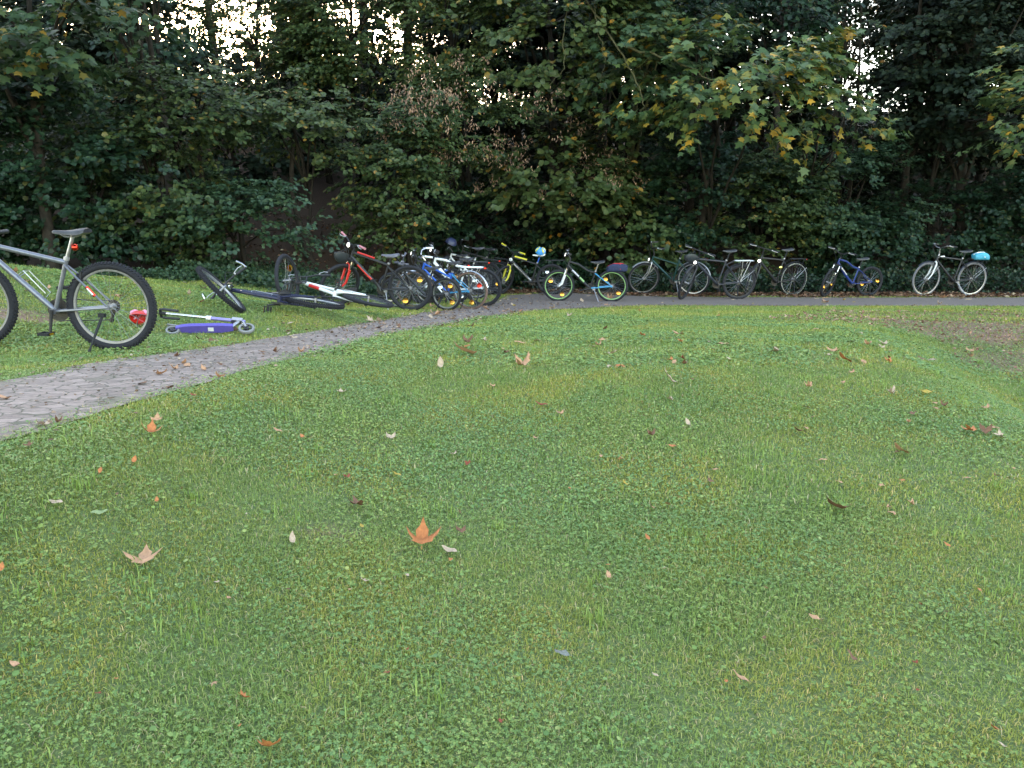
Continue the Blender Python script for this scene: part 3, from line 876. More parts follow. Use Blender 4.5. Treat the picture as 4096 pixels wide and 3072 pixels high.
# wood closing the view low behind the first trees
def thicket(name, pts, label, seed, cat="undergrowth"):
    rng = np.random.default_rng(seed)
    VV, FF, off = [], [[], []], 0
    for (x0, x1, y0, y1, h, n, s, wide) in pts:
        x = rng.uniform(x0, x1, n); y = rng.uniform(y0, y1, n)
        hh = h * (0.45 + 0.9 * fbm(x, y, 0.8, seed))
        z = T(x, y) + rng.random(n) ** 0.8 * hh
        P = np.stack([x, y, z], 1)
        d = unit(rng.normal(size=P.shape) + np.array([0, -0.3, -0.3]))
        V, F, k = leaf_cloud(rng, P, d, rng.normal(size=P.shape) * 0.35 + np.array([0, -0.35, 0.85]), s * rng.uniform(0.6, 1.3, n), 'round')
        VV.append(V)
        for a, f in zip(FF, F): a.append(f + off)
        off += len(V)
    o = mesh_np(name, np.concatenate(VV), [np.concatenate(a) for a in FF], LEAF[wide_mat], None)
    tag(o, label, cat, kind="stuff")
wide_mat = 'dark'
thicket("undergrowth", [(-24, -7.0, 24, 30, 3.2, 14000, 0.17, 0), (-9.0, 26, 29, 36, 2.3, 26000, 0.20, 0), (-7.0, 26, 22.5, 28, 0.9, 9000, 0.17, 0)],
        "dark undergrowth covering the rising floor of the wood", 77)
wide_mat = 'bright'
thicket("ground_cover", [(-7.6, -5.0, 12.7, 13.6, 0.16, 2600, 0.045, 0), (-5.6, -2.6, 13.2, 15.6, 0.30, 5200, 0.06, 0), (-4.6, -1.4, 14.6, 16.4, 0.22, 2600, 0.055, 0)],
        "low ivy and seedlings along the foot of the left hedge", 78, "ground cover")
wide_mat = 'teal'
thicket("weeds", [(2.6, 13.5, 18.1, 19.2, 0.45, 9000, 0.065, 0), (-1.0, 2.8, 18.9, 20.0, 0.5, 3400, 0.07, 0)],
        "low weeds at the foot of the hedge behind the row of bicycles", 79, "weeds")

# ------------------------------------------------------------------ bicycles
class MB:
    def __init__(self, M=None):
        self.V, self.F, self.n, self.M = [], [], 0, M
    def add(self, V, F):
        V = np.asarray(V, float).reshape(-1, 3)
        self.V.append(V)
        self.F += [tuple(int(i) + self.n for i in f) for f in F]
        self.n += len(V)
        return self
    def tube(self, P, r, seg=8):
        V, F = tube_np(P, r, seg)
        F = [tuple(f) for f in F]
        F += [tuple(range(seg))[::-1], tuple(range(len(V) - seg, len(V)))]
        return self.add(V, F)
    def box(self, c, sx, sy, sz, R=None, taper=1.0):
        s = []
        for dz in (-1, 1):
            k = taper if dz > 0 else 1.0
            for dx, dy in ((-1, -1), (1, -1), (1, 1), (-1, 1)):
                s.append((dx * sx / 2 * k, dy * sy / 2 * k, dz * sz / 2))
        s = np.array(s)
        if R is not None:
            s = s @ np.array(R).T
        return self.add(s + np.array(c), [(3, 2, 1, 0), (4, 5, 6, 7), (0, 1, 5, 4), (1, 2, 6, 5), (2, 3, 7, 6), (3, 0, 4, 7)])
    def rev(self, c, ax, prof, seg=32, a0=0.0, a1=2 * math.pi, ref=(0, 0, 1)):
        ax = np.array(ax, float); ax /= np.linalg.norm(ax)
        ref = np.array(ref, float)
        e1 = ref - ax * (ref @ ax); e1 /= np.linalg.norm(e1)
        e2 = np.cross(ax, e1)
        full = abs(a1 - a0 - 2 * math.pi) < 1e-6
        th = np.linspace(a0, a1, seg + 1)[:seg if full else seg + 1]
        m = len(prof)
        V = []
        for t in th:
            d = math.cos(t) * e1 + math.sin(t) * e2
            for r, h in prof:
                V.append(np.array(c) + d * r + ax * h)
        n = len(th)
        F = []
        for i in range(n if full else n - 1):
            j = (i + 1) % n
            for k in range(m):
                l = (k + 1) % m
                F.append((i * m + k, j * m + k, j * m + l, i * m + l))
        return self.add(V, F)
    def dome(self, c, ax, r, h, seg=14, rings=4):
        """A shallow lens: rounded on the side of the axis."""
        ax = np.array(ax, float); ax /= np.linalg.norm(ax)
        ref = np.array([0.2, 0.1, 1.0]); e1 = ref - ax * (ref @ ax); e1 /= np.linalg.norm(e1)
        e2 = np.cross(ax, e1)
        rx, rz = r if isinstance(r, tuple) else (r, r)
        V, F = [], []
        for k in range(rings):
            a = k / rings * math.pi / 2
            for j in range(seg):
                t = j * 2 * math.pi / seg
                V.append(np.array(c) + (math.cos(t) * e1 * rz + math.sin(t) * e2 * rx) * math.cos(a) + ax * h * math.sin(a))
        V.append(np.array(c) + ax * h)
        for k in range(rings - 1):
            for j in range(seg):
                l = (j + 1) % seg
                F.append((k * seg + j, k * seg + l, (k + 1) * seg + l, (k + 1) * seg + j))
        for j in range(seg):
            F.append(((rings - 1) * seg + j, (rings - 1) * seg + (j + 1) % seg, len(V) - 1))
        F.append(tuple(range(seg))[::-1])
        return self.add(V, F)
    def build(self, name, mat, parent=None, smooth=True):
        V = np.concatenate(self.V)
        if self.M is not None:
            m = np.array(self.M)
            V = V @ m[:3, :3].T + m[:3, 3]
        me = bpy.data.meshes.new(name)
        me.from_pydata(V.tolist(), [], self.F)
        if smooth:
            me.polygons.foreach_set("use_smooth", [len(p.vertices) <= 4 for p in me.polygons])
            try:
                me.set_sharp_from_angle(angle=math.radians(38))
            except Exception:
                pass
        me.update()
        me.materials.append(mat)
        return link(bpy.data.objects.new(name, me), parent)

m_rubber = paint("tyre_rubber", (0.026, 0.026, 0.034), rough=0.75, var=0.35, scale=60, spec=0.25, bump=0.3)
m_rubber_brown = paint("tyre_rusty", (0.20, 0.13, 0.11), rough=0.8, var=0.4, scale=40, spec=0.3)
m_black = paint("black_plastic", (0.022, 0.022, 0.028), rough=0.42, var=0.3)
m_matt = paint("matt_black", (0.018, 0.019, 0.024), rough=0.6, var=0.3, spec=0.3)
m_alu = paint("brushed_aluminium", (0.50, 0.50, 0.54), rough=0.33, metal=1.0, var=0.25)
m_dull = paint("dull_aluminium", (0.50, 0.49, 0.53), rough=0.38, metal=0.75, var=0.3)
m_chrome = paint("chrome", (0.80, 0.80, 0.84), rough=0.16, metal=1.0, var=0.15)
m_steel = paint("oily_chain", (0.10, 0.09, 0.085), rough=0.5, metal=0.7, var=0.5, scale=120)
m_spoke = paint("spoke_steel", (0.26, 0.26, 0.28), rough=0.3, metal=0.9, var=0.1)
m_white = paint("white_paint", (0.78, 0.79, 0.82), rough=0.3, var=0.08)
m_red = paint("red_paint", (0.62, 0.025, 0.020), rough=0.3, var=0.25)
m_yellow = paint("yellow_paint", (0.72, 0.66, 0.06), rough=0.35, var=0.15)
m_blue = paint("blue_paint", (0.03, 0.12, 0.55), rough=0.3, var=0.2)
m_sky = paint("light_blue_paint", (0.06, 0.32, 0.60), rough=0.3, var=0.2)
m_deep = paint("deep_blue_paint", (0.012, 0.035, 0.20), rough=0.32, var=0.3)
m_navy = paint("navy_paint", (0.018, 0.022, 0.065), rough=0.3, var=0.3)
m_green = paint("dark_green_paint", (0.010, 0.050, 0.048), rough=0.3, var=0.3)
m_rimgrey = paint("worn_grey_rim", (0.30, 0.29, 0.30), rough=0.4, metal=0.5, var=0.3)
m_lime = paint("lime_rim", (0.24, 0.42, 0.17), rough=0.35, var=0.15)
m_silver = paint("silver_grey_paint", (0.21, 0.215, 0.26), rough=0.30, metal=0.55, var=0.22)
m_slate = paint("slate_paint", (0.028, 0.031, 0.048), rough=0.35, metal=0.0, var=0.25)
m_pink = paint("faded_pink_rubber", (0.55, 0.22, 0.26), rough=0.6, var=0.2)
m_violet = paint("violet_paint", (0.12, 0.09, 0.42), rough=0.3, var=0.15)
m_lilac = paint("lilac_anodised", (0.30, 0.27, 0.62), rough=0.3, metal=0.4, var=0.15)
m_band = paint("reflective_band", (0.85, 0.90, 0.86), rough=0.18, metal=0.85, var=0.05)
# prismatic reflectors: moulded coloured plastic over a mirror backing, they throw back the bright open sky
m_glow = paint("amber_reflector_painted_glow", (1.0, 0.92, 0.66), rough=0.08, metal=1.0, var=0.05, scale=200)  # paler tone paints a bright glow into the middle of the amber lens
m_amber = paint("amber_reflector", (1.0, 0.46, 0.07), rough=0.10, metal=1.0, var=0.12, scale=200)
m_redref = paint("red_reflector", (0.95, 0.06, 0.03), rough=0.12, metal=1.0, var=0.12, scale=200)
m_clear = paint("clear_reflector", (0.97, 0.97, 0.92), rough=0.08, metal=1.0, var=0.06, scale=200)
m_emissive = paint("emissive_headlight", (0.9, 0.9, 0.85), rough=0.3, var=0.02)
m_emissive.node_tree.nodes["Principled BSDF"].inputs['Emission Color'].default_value = (1.0, 0.97, 0.86, 1)
m_emissive.node_tree.nodes["Principled BSDF"].inputs['Emission Strength'].default_value = 0.35  # the headlight lens has a weak emission
m_seat = paint("saddle_vinyl", (0.030, 0.030, 0.040), rough=0.38, var=0.3)
m_seat_grey = paint("grey_saddle_vinyl", (0.13, 0.13, 0.17), rough=0.45, var=0.25)

def lerp(a, b, t):
    return np.array(a) * (1 - t) + np.array(b) * t

def add_wheel(root, M, c, R, tr, rim_m, tyre_m, spokes=28, knobby=False, hub_r=0.022, reflectors=(), band=False, rim_h=0.016, disc=None, spoke_r=0.0016, sprocket=False):
    """A wheel about the local y axis at c: tyre, rim, spokes, hub, reflectors as its pieces."""
    w = empty("wheel", (0, 0, 0), root)
    c = np.array(c, float)
    Rc = R - tr
    prof = [(Rc + tr * math.cos(a), tr * math.sin(a) * 0.95) for a in np.linspace(0, 2 * math.pi, 11)[:-1]]
    t = MB(M).rev(c, (0, 1, 0), prof, 56)
    if knobby:
        n = 74
        for i in range(n):
            for row, (off, hh) in enumerate(((0.0, 0.006), (0.62, 0.007), (-0.62, 0.007), (1.05, 0.006), (-1.05, 0.006))):
                a = (i + (0.5 if row in (1, 2) else 0)) * 2 * math.pi / n
                d = np.array([math.cos(a), 0, math.sin(a)]); tg = np.array([-math.sin(a), 0, math.cos(a)])
                nr = d * math.cos(off) + np.array([0, 1, 0]) * math.sin(off)
                sd = np.cross(nr, tg)
                p = c + d * Rc + nr * (tr + hh * 0.35)
                t.box(p, 0.014 if row else 0.010, 0.009, hh * 1.7, np.stack([tg, sd, nr], 1), taper=0.8)
    t.build("tyre", tyre_m, w)
    rr = R - 2 * tr
    MB(M).rev(c, (0, 1, 0), [(rr + 0.005, 0.0125), (rr - rim_h, 0.010), (rr - rim_h - 0.003, 0.0), (rr - rim_h, -0.010), (rr + 0.005, -0.0125)], 56).build("rim", rim_m, w)
    s = MB(M)
    for i in range(spokes):
        a = i * 2 * math.pi / spokes
        side = 1 if i % 2 else -1
        a2 = a + (0.35 if (i // 2) % 2 else -0.35)
        s.tube([c + np.array([math.cos(a2) * hub_r, side * 0.028, math.sin(a2) * hub_r]), c + np.array([math.cos(a) * (rr - rim_h), side * 0.002, math.sin(a) * (rr - rim_h)])], spoke_r, 4)
    s.build("spokes", m_spoke, w)
    h = MB(M).tube([c + (0, -0.052, 0), c + (0, 0.052, 0)], 0.013, 10)
    for y in (-0.030, 0.030):
        h.rev(c + (0, y, 0), (0, 1, 0), [(0.004, 0.002), (hub_r + 0.004, 0.002), (hub_r + 0.004, -0.002), (0.004, -0.002)], 16)
    h.build("hub", m_dull, w)
    if disc:
        MB(M).rev(c + (0, disc, 0), (0, 1, 0), [(0.045, 0.001), (0.082, 0.001), (0.082, -0.001), (0.045, -0.001)], 26).build("brake_disc", m_dull, w)
    if sprocket:
        g = MB(M)
        for k in range(6):
            rad = 0.024 + k * 0.0055
            g.rev(c + (0, -0.052 + k * 0.004, 0), (0, 1, 0), [(0.01, 0.001), (rad, 0.001), (rad, -0.001), (0.01, -0.001)], 20)
        g.build("sprocket", m_steel, w)
    for k, (ang, m) in enumerate(reflectors):
        a = math.radians(ang)
        p = c + np.array([math.cos(a), 0, math.sin(a)]) * rr * 0.70
        r = MB(M)
        r.dome(p + (0, 0.004, 0), (0, 1, 0.62), (0.043, 0.043), 0.006)
        r.dome(p - (0, 0.004, 0), (0, -1, 0.62), (0.043, 0.043), 0.005)
        ro = r.build("reflector", m, w)
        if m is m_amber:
            MB(M).dome(p - (0, 0.0085, -0.0025), (0, -1, 0.62), (0.030, 0.030), 0.003).build("reflector_painted_glow", m_glow, w)  # added pale disc that stands in for the glow
    if band:
        for y in (0.95, -0.95):
            MB(M).rev(c + (0, tr * y, 0), (0, 1, 0), [(Rc - 0.009, 0.0015), (Rc + 0.007, 0.0015), (Rc + 0.007, -0.0015), (Rc - 0.009, -0.0015)], 56).build("reflective_band", m_band, w)
    return w

def add_saddle(root, p, m, tilt=0.0, w=0.075, L=0.27, mb=None):
    st = [(-0.13, 0.92, 0.020, 0.030), (-0.115, 1.0, 0.026, 0.045), (-0.07, 0.95, 0.020, 0.050), (-0.02, 0.62, 0.010, 0.042), (0.04, 0.36, 0.004, 0.034), (0.10, 0.26, 0.004, 0.028), (0.135, 0.20, 0.004, 0.024), (0.145, 0.10, -0.002, 0.014)]
    b = MB()
    V, F = [], []
    m_ = 9
    for x, wf, zt, th in st:
        x = x * L / 0.275
        hw = w * wf
        for k in range(m_):
            a = math.pi * k / (m_ - 1)
            V.append((x, hw * math.cos(a), zt - th + th * math.sin(a) ** 0.6))
    n = len(st)
    for i in range(n - 1):
        for k in range(m_ - 1):
            F.append((i * m_ + k, i * m_ + k + 1, (i + 1) * m_ + k + 1, (i + 1) * m_ + k))
        F.append((i * m_ + m_ - 1, i * m_, (i + 1) * m_, (i + 1) * m_ + m_ - 1))
    F.append(tuple(range(m_))[::-1]); F.append(tuple(range((n - 1) * m_, n * m_)))
    V = np.array(V)
    ct, sn = math.cos(tilt), math.sin(tilt)
    V = np.stack([V[:, 0] * ct - V[:, 2] * sn, V[:, 1], V[:, 0] * sn + V[:, 2] * ct], 1) + np.array(p)
    b.add(V, F)
    o = b.build("saddle", m, root)
    r = MB()
    for y in (-0.02, 0.02):
        r.tube([np.array(p) + (-0.09, y, -0.018), np.array(p) + (-0.03, y, -0.045), np.array(p) + (0.04, y, -0.045), np.array(p) + (0.10, y * 0.4, -0.018)], 0.0035, 5)
    r.build("saddle_rails", m_dull, o)
    return o

def bicycle(label, R=0.33, tr=0.024, W=1.06, steer=0, lean=8, frame=None, frame2=None, fork='rigid', fork_m=None, rim=None, tyre=None,
            grips=None, bar_m=None, saddle=None, post=None, style='diamond', st=0.42, sh=0.66, reach=0.07, rise=0.06, bar_w=0.60, rack=None,
            guards=None, stand='rear', refl_r=(), refl_f=(), lamp=None, tail=None, knobby=False, crank=20, band=False, dt=0.0225, tt=0.0195,
            bar='flat', chain_guard=None, plate=False, seg=9, cage=None, front_disc=None, rim_h=0.011, drop=0.0, mirrored=False, pedal_m=None, cover=True):
    """One bicycle with x pointing ahead from under the rear hub, y to its left, z up."""
    frame = frame or m_black
    frame2 = frame2 or frame
    fork_m = fork_m or frame
    rim = rim or m_alu
    tyre = tyre or m_rubber
    saddle = saddle or m_seat
    post = post or m_matt
    root = empty("bicycle")
    tag(root, label, "bicycle", "bicycles left by the path at the edge of the wood")
    ha = math.radians(70.5)
    ax = np.array([-math.cos(ha), 0, math.sin(ha)])
    fw = np.array([math.sin(ha), 0, math.cos(ha)])
    H = np.array([0, 0, R]); Fh = np.array([W, 0, R])
    A0 = Fh - fw * 0.045
    crown = A0 + ax * (R + (0.075 if fork == 'susp' else 0.035) - drop)
    hb = crown + ax * 0.03
    ht = hb + ax * (0.11 if R > 0.28 else 0.09)
    bb = np.array([0.405 * W, 0, R - 0.045])
    sa = math.radians(73)
    sdir = np.array([-math.cos(sa), 0, math.sin(sa)])
    sttop = bb + sdir * st
    # steering: everything in front turns about the head tube
    S = Matrix.Translation(Vector(A0)) @ Matrix.Rotation(math.radians(steer), 4, Vector(ax)) @ Matrix.Translation(-Vector(A0))
    # frame
    f = MB()
    k = seg
    if style == 'step':
        lo = lerp(bb, sttop, 0.45)
        mid = lerp(hb, bb, 0.55)
        f.tube([ht - ax * 0.02, lerp(ht, lo, 0.5) + (0, 0, -0.03), lo], tt, k)
        f.tube([hb + ax * 0.01, mid + (0, 0, -0.01), bb], dt, k)
    elif style == 'curve':
        tp = sttop - sdir * 0.03
        f.tube([ht - ax * 0.02, lerp(ht, tp, 0.35) + (0, 0, 0.01), lerp(ht, tp, 0.72) + (0, 0, -0.025), tp], tt, k)
        f.tube([hb + ax * 0.015, lerp(hb, bb, 0.5) + (0.01, 0, -0.012), bb], dt, k)
    elif style == 'mixte':
        tp = lerp(bb, sttop, 0.72)
        f.tube([ht - ax * 0.02, tp], tt, k)
        f.tube([hb + ax * 0.015, bb], dt, k)
    else:
        tp = sttop - sdir * 0.03
        f.tube([ht - ax * 0.022, tp], tt, k)
        f.tube([hb + ax * 0.018, bb], dt, k)
    f.tube([bb, sttop], 0.0165, k)
    f.tube([hb, ht], 0.021, k + 2)
    f.tube([bb + (0, -0.036, 0), bb + (0, 0.036, 0)], 0.023, k + 2)
    fr = f.build("frame", frame, root)
    if mirrored:
        pass
    s2 = MB()
    ss = lerp(bb, sttop, 0.50 if style == 'step' else 0.88)
    for y in (-1, 1):
        s2.tube([bb + (-0.02, y * 0.025, 0), lerp(bb, H, 0.35) + (0, y * 0.045, 0), H + (0, y * 0.062, 0)], 0.010, 7)
        s2.tube([ss + (0, y * 0.015, 0), lerp(ss, H, 0.3) + (0, y * 0.040, 0), H + (0, y * 0.062, 0)], 0.0085, 7)
        s2.box(H + np.array([0.004, y * 0.064, 0.0]), 0.03, 0.006, 0.035)
    bp = lerp(ss, H, 0.30)
    s2.tube([bp + (0, -0.04, 0), bp + (0, 0.04, 0)], 0.007, 6)
    s2.build("rear_stays", frame2, root)
    # seat post, clamp, saddle
    top = bb + sdir * sh
    MB().tube([sttop - sdir * 0.05, top - (0, 0, 0.035)], 0.0135, k).build("seat_post", post, root)
    MB().rev(sttop, sdir, [(0.012, 0.012), (0.021, 0.012), (0.021, -0.012), (0.012, -0.012)], 14).build("seat_clamp", m_dull, root)
    add_saddle(root, top + np.array([0.01, 0, 0.005]), saddle, tilt=math.radians(-1))
    # wheels
    sr = 0.0010 if knobby else 0.0013
    add_wheel(root, None, H, R, tr, rim, tyre, 28, knobby, reflectors=refl_r, rim_h=rim_h, band=band, spoke_r=sr, sprocket=True)
    add_wheel(root, S, Fh, R, tr, rim, tyre, 28, knobby, reflectors=refl_f, rim_h=rim_h, band=band, spoke_r=sr, disc=front_disc)
    # fork
    fk = MB(S)
    if fork == 'susp':
        up = MB(S)
        legs = []
        for y in (-1, 1):
            up.tube([crown + (0, y * 0.060, 0), A0 + ax * (R * 0.45) + (0, y * 0.060, 0)], 0.0135, 9)
            fk.tube([A0 + ax * (R * 0.80) + (0, y * 0.060, 0), A0 + ax * (R * 0.2) + (0, y * 0.062, 0), Fh + (0, y * 0.060, 0.0)], [0.021, 0.019, 0.014], 9)
        # arch over the tyre
        arch = [A0 + ax * (R * 0.80) + np.array([0.02, y * 0.060, 0]) for y in (-1, 1)]
        m1 = A0 + ax * (R + 0.020)
        fk.tube([arch[0], m1 + np.array([0.022, -0.035, -0.01]), m1 + np.array([0.026, 0, 0.004]), m1 + np.array([0.022, 0.035, -0.01]), arch[1]], 0.010, 7)
        fo = fk.build("fork", fork_m, root)
        up.build("stanchions", m_chrome, fo)
        MB(S).tube([crown + (0, -0.078, 0), crown + (0, 0.078, 0)], 0.020, 9).tube([crown, ht + ax * 0.02], 0.014, 8).build("fork_crown", m_black, fo)
    else:
        for y in (-1, 1):
            fk.tube([crown + (0, y * 0.025, 0), crown + (0, y * 0.050, 0) - ax * 0.045, A0 + ax * (R * 0.35) + (0, y * 0.052, 0), Fh + (0, y * 0.055, 0)], [0.015, 0.015, 0.013, 0.009], 9)
        fk.tube([crown - ax * 0.01, ht + ax * 0.01], 0.014, 8)
        fk.tube([crown + (0, -0.03, 0), crown + (0, 0.03, 0)], 0.016, 8)
        fo = fk.build("fork", fork_m, root)
    # handlebar and stem
    stem0 = ht + ax * 0.035
    cl = stem0 + fw * reach + ax * rise
    sm = MB(S).tube([ht, stem0 + ax * 0.012], 0.015, 8)
    sm.tube([stem0, cl], 0.014, 8)
    so = sm.build("stem", bar_m or m_black, root)
    hbm = MB(S)
    zu = np.array([0, 0, 1.0]); xf = np.array([1.0, 0, 0])
    hw = bar_w / 2
    if bar == 'swept':
        pts = lambda y: [cl, cl + (0.02, y * 0.06, 0.01), cl + (0.0, y * 0.17, 0.055), cl + (-0.06, y * (hw - 0.04), 0.06), cl + (-0.17, y * hw, 0.045)]
        gdir = lambda y: (cl + np.array([-0.06, y * (hw - 0.035), 0.06]), cl + np.array([-0.18, y * (hw + 0.002), 0.045]))
    elif bar == 'riser':
        pts = lambda y: [cl, cl + (0, y * 0.05, 0), cl + (-0.005, y * 0.12, 0.045), cl + (-0.03, y * hw, 0.055)]
        gdir = lambda y: (cl + np.array([-0.018, y * (hw - 0.125), 0.051]), cl + np.array([-0.031, y * (hw + 0.004), 0.056]))
    else:
        pts = lambda y: [cl, cl + (-0.005, y * 0.15, 0.005), cl + (-0.03, y * hw, 0.008)]
        gdir = lambda y: (cl + np.array([-0.012, y * (hw - 0.125), 0.006]), cl + np.array([-0.031, y * (hw + 0.004), 0.008]))
    for y in (-1, 1):
        hbm.tube(pts(y), 0.0115, 8)
    ho = hbm.build("handlebar", bar_m or m_black, root)
    for y in (-1, 1):
        g0, g1 = gdir(y)
        MB(S).tube([g0, lerp(g0, g1, 0.08), lerp(g0, g1, 0.93), g1], [0.018, 0.0165, 0.0165, 0.019], 9).build("grip", grips or m_black, ho)
        # brake lever
        e = lerp(g0, g1, -0.12)
        MB(S).tube([e, e + fw * 0.03 - zu * 0.005], 0.012, 7).tube([e + fw * 0.03 - zu * 0.008, lerp(e, g1, 0.5) + fw * 0.055 - zu * 0.02, lerp(e, g1, 0.85) + fw * 0.05 - zu * 0.022], 0.0055, 6).build("brake_lever", m_dull, ho)
        # cables looping to the frame
        MB(S).tube([e + fw * 0.02, cl + fw * 0.10 + np.array([0, y * 0.10, -0.03]), cl + fw * 0.07 + np.array([0, y * 0.04, -0.14]), hb + fw * 0.03 + (0, y * 0.015, 0)], 0.0035, 5).build("brake_cable", m_black, ho)
    if bar == 'barends':
        for y in (-1, 1):
            q = cl + np.array([-0.03, y * hw, 0.008])
            MB(S).tube([q, q + fw * 0.06 + (0, -y * 0.005, 0), q + fw * 0.12 + (0, -y * 0.03, 0.01)], 0.013, 8).build("bar_end", m_chrome, ho)
    # drive train (on the right side)
    ca = math.radians(crank)
    ck = MB().rev(bb + (0, -0.048, 0), (0, 1, 0), [(0.060, 0.0015), (0.088, 0.0015), (0.088, -0.0015), (0.060, -0.0015)], 34)
    ck.rev(bb + (0, -0.053, 0), (0, 1, 0), [(0.004, 0.0015), (0.064, 0.0015), (0.064, -0.0015), (0.004, -0.0015)], 24)
    co = ck.build("chainring", m_steel, root)
    arm = 0.165 if R > 0.28 else 0.14
    for y in (-1, 1):
        d = np.array([math.cos(ca), 0, math.sin(ca)]) * y
        a0 = bb + (0, y * 0.060, 0)
        a1 = a0 + d * arm + (0, y * 0.012, 0)
        c1 = MB().tube([a0 - d * 0.015, a0 + d * 0.02, a1, a1 + d * 0.012], [0.016, 0.014, 0.010, 0.011], 8).build("crank_arm", m_black, root)
        pc = a1 + np.array([0, y * 0.060, 0])
        pd = MB().tube([a1, pc], 0.007, 6)
        for zx in (-1, 1):
            pd.box(pc + (zx * 0.036, 0, 0.004), 0.012, 0.095, 0.022)
        for zy in (-1, 1):
            pd.box(pc + (0, zy * 0.042, 0.004), 0.070, 0.008, 0.018)
        pd.box(pc, 0.03, 0.08, 0.014)
        po = pd.build("pedal", pedal_m or m_matt, root, smooth=False)
        for zx in (-1, 1):
            MB().box(pc + (zx * 0.0435, 0, 0.004), 0.003, 0.055, 0.014).build("pedal_reflector", m_amber, po, smooth=False)
    if chain_guard:
        MB().box(lerp(bb, H, 0.45) + (0, -0.066, 0.055), 0.36, 0.010, 0.05).box(lerp(bb, H, 0.45) + (0, -0.066, -0.05), 0.36, 0.010, 0.03).build("chain_guard", chain_guard, root)
    MB().tube([bb + (0, -0.048, 0.087), H + (0, -0.045, 0.040)], 0.0045, 5).tube([bb + (0, -0.048, -0.087), H + np.array([0.03, -0.045, -0.110])], 0.0045, 5).tube([H + np.array([0.03, -0.045, -0.110]), H + np.array([0.02, -0.045, -0.050])], 0.0045, 5).build("chain", m_steel, root)
    dr = MB().tube([H + (0.01, -0.065, -0.01), H + (0.02, -0.062, -0.055), H + (0.035, -0.055, -0.110)], [0.012, 0.015, 0.010], 7)
    for q in ((0.02, -0.05, -0.055), (0.033, -0.05, -0.112)):
        dr.rev(H + np.array(q), (0, 1, 0), [(0.003, 0.003), (0.019, 0.003), (0.019, -0.003), (0.003, -0.003)], 12)
    dr.build("derailleur", m_black, root)
    # brakes
    bk = MB()
    for y in (-1, 1):
        bk.tube([bp + np.array([-0.02, y * 0.032, -0.03]), bp + np.array([-0.03, y * 0.030, 0.045])], 0.007, 6)
        bk.box(bp + np.array([-0.012, y * 0.022, -0.018]), 0.05, 0.010, 0.012)
    bk.build("rear_brake", m_black, root)
    if front_disc is None:
        fb = MB(S)
        q0 = A0 + ax * (R - 0.02) + fw * 0.035
        for y in (-1, 1):
            fb.tube([q0 + (0, y * 0.036, -0.01), q0 + (0.005, y * 0.030, 0.06)], 0.007, 6)
        fb.tube([q0 + (0.005, -0.03, 0.055), q0 + (0.01, 0.04, 0.058)], 0.003, 5)
        fb.build("front_brake", m_black, root)
    # mudguards
    if guards:
        for (c, M, a0, a1) in ((H, None, math.radians(-62), math.radians(78)), (Fh, S, math.radians(-42), math.radians(58))):
            rg = R + 0.022
            pr = [(rg - 0.010, 0.028), (rg, 0.018), (rg + 0.004, 0), (rg, -0.018), (rg - 0.010, -0.028), (rg - 0.001, 0)]
            # reference straight up, positive turning towards the back
            g = MB(M).rev(c, (0, -1, 0), pr, 26, min(a0, a1), max(a0, a1))
            go = g.build("mudguard", guards, root)
            b = MB(M)
            ang = math.radians(50) if c is H else math.radians(44)
            e = c + np.array([-math.sin(ang), 0, math.cos(ang)]) * rg
            for y in (-1, 1):
                b.tube([c + (0, y * 0.055, 0), e + (0, y * 0.028, 0)], 0.003, 5)
            b.build("mudguard_stay", m_dull, go)
    if rack:
        z = 2 * R + 0.075
        rk = MB()
        x0, x1 = -0.24, 0.13
        for y in (-0.055, 0.055):
            rk.tube([(x1, y * 0.7, z), (x1 - 0.03, y, z), (x0, y, z), (x0 - 0.02, y * 0.6, z)], 0.006, 6)
        for y in (-0.02, 0.02):
            rk.tube([(x1 - 0.01, y, z), (x0 - 0.015, y, z)], 0.004, 5)
        for x in (x1, x0 + 0.02, -0.05):
            rk.tube([(x, -0.055, z), (x, 0.055, z)], 0.004, 5)
        for y in (-1, 1):
            for x in (-0.18, -0.02):
                rk.tube([(x, y * 0.055, z), (0.0, y * 0.075, R + 0.02)], 0.005, 6)
            rk.tube([(x1, y * 0.03, z), ss + (0, y * 0.02, -0.04)], 0.004, 5)
        rk.build("luggage_rack", rack, root)
    if tail:
        p = np.array([-0.27, 0, 2 * R + 0.06]) if rack else top - sdir * 0.12 + np.array([-0.05, 0, 0])
        MB().box(p + (0.015, 0, 0), 0.02, 0.05, 0.045).build("tail_light_bracket", m_black, root)
        MB().dome(p, (-1, 0.35, 0), (0.028, 0.022), 0.03).build("tail_light", m_redref, root)
    if lamp:
        if lamp == 'bar':
            p = cl + fw * 0.05 - ax * 0.015
        else:
            p = crown + fw * 0.075 + ax * 0.04
        sz = 0.038 if lamp == 'bar' else 0.034
        lo = MB(S).tube([p - fw * 0.055, p - fw * 0.03, p], [0.012, sz * 0.85, sz], 12).build("headlight", m_black, root)
        MB(S).dome(p, fw, sz * 0.93, 0.012).build("headlight_lens", m_emissive, lo)
    # kickstand on the left
    tl = math.tan(math.radians(max(lean, 1)))
    if stand == 'rear':
        a = np.array([0.045, 0.075, R * 0.80]); e = np.array([0.10, 0.21, 0.21 * tl + 0.004])
        MB().box(a + (0, 0, 0.01), 0.05, 0.03, 0.03).tube([a, lerp(a, e, 0.6)], [0.012, 0.010], 8).tube([lerp(a, e, 0.55), lerp(a, e, 0.97)], 0.007, 6).tube([lerp(a, e, 0.93), e], 0.010, 6).build("kickstand", m_matt, root)
    elif stand == 'mid':
        a = bb + np.array([-0.075, 0.02, -0.02]); e = np.array([a[0] - 0.10, 0.24, 0.24 * tl + 0.004])
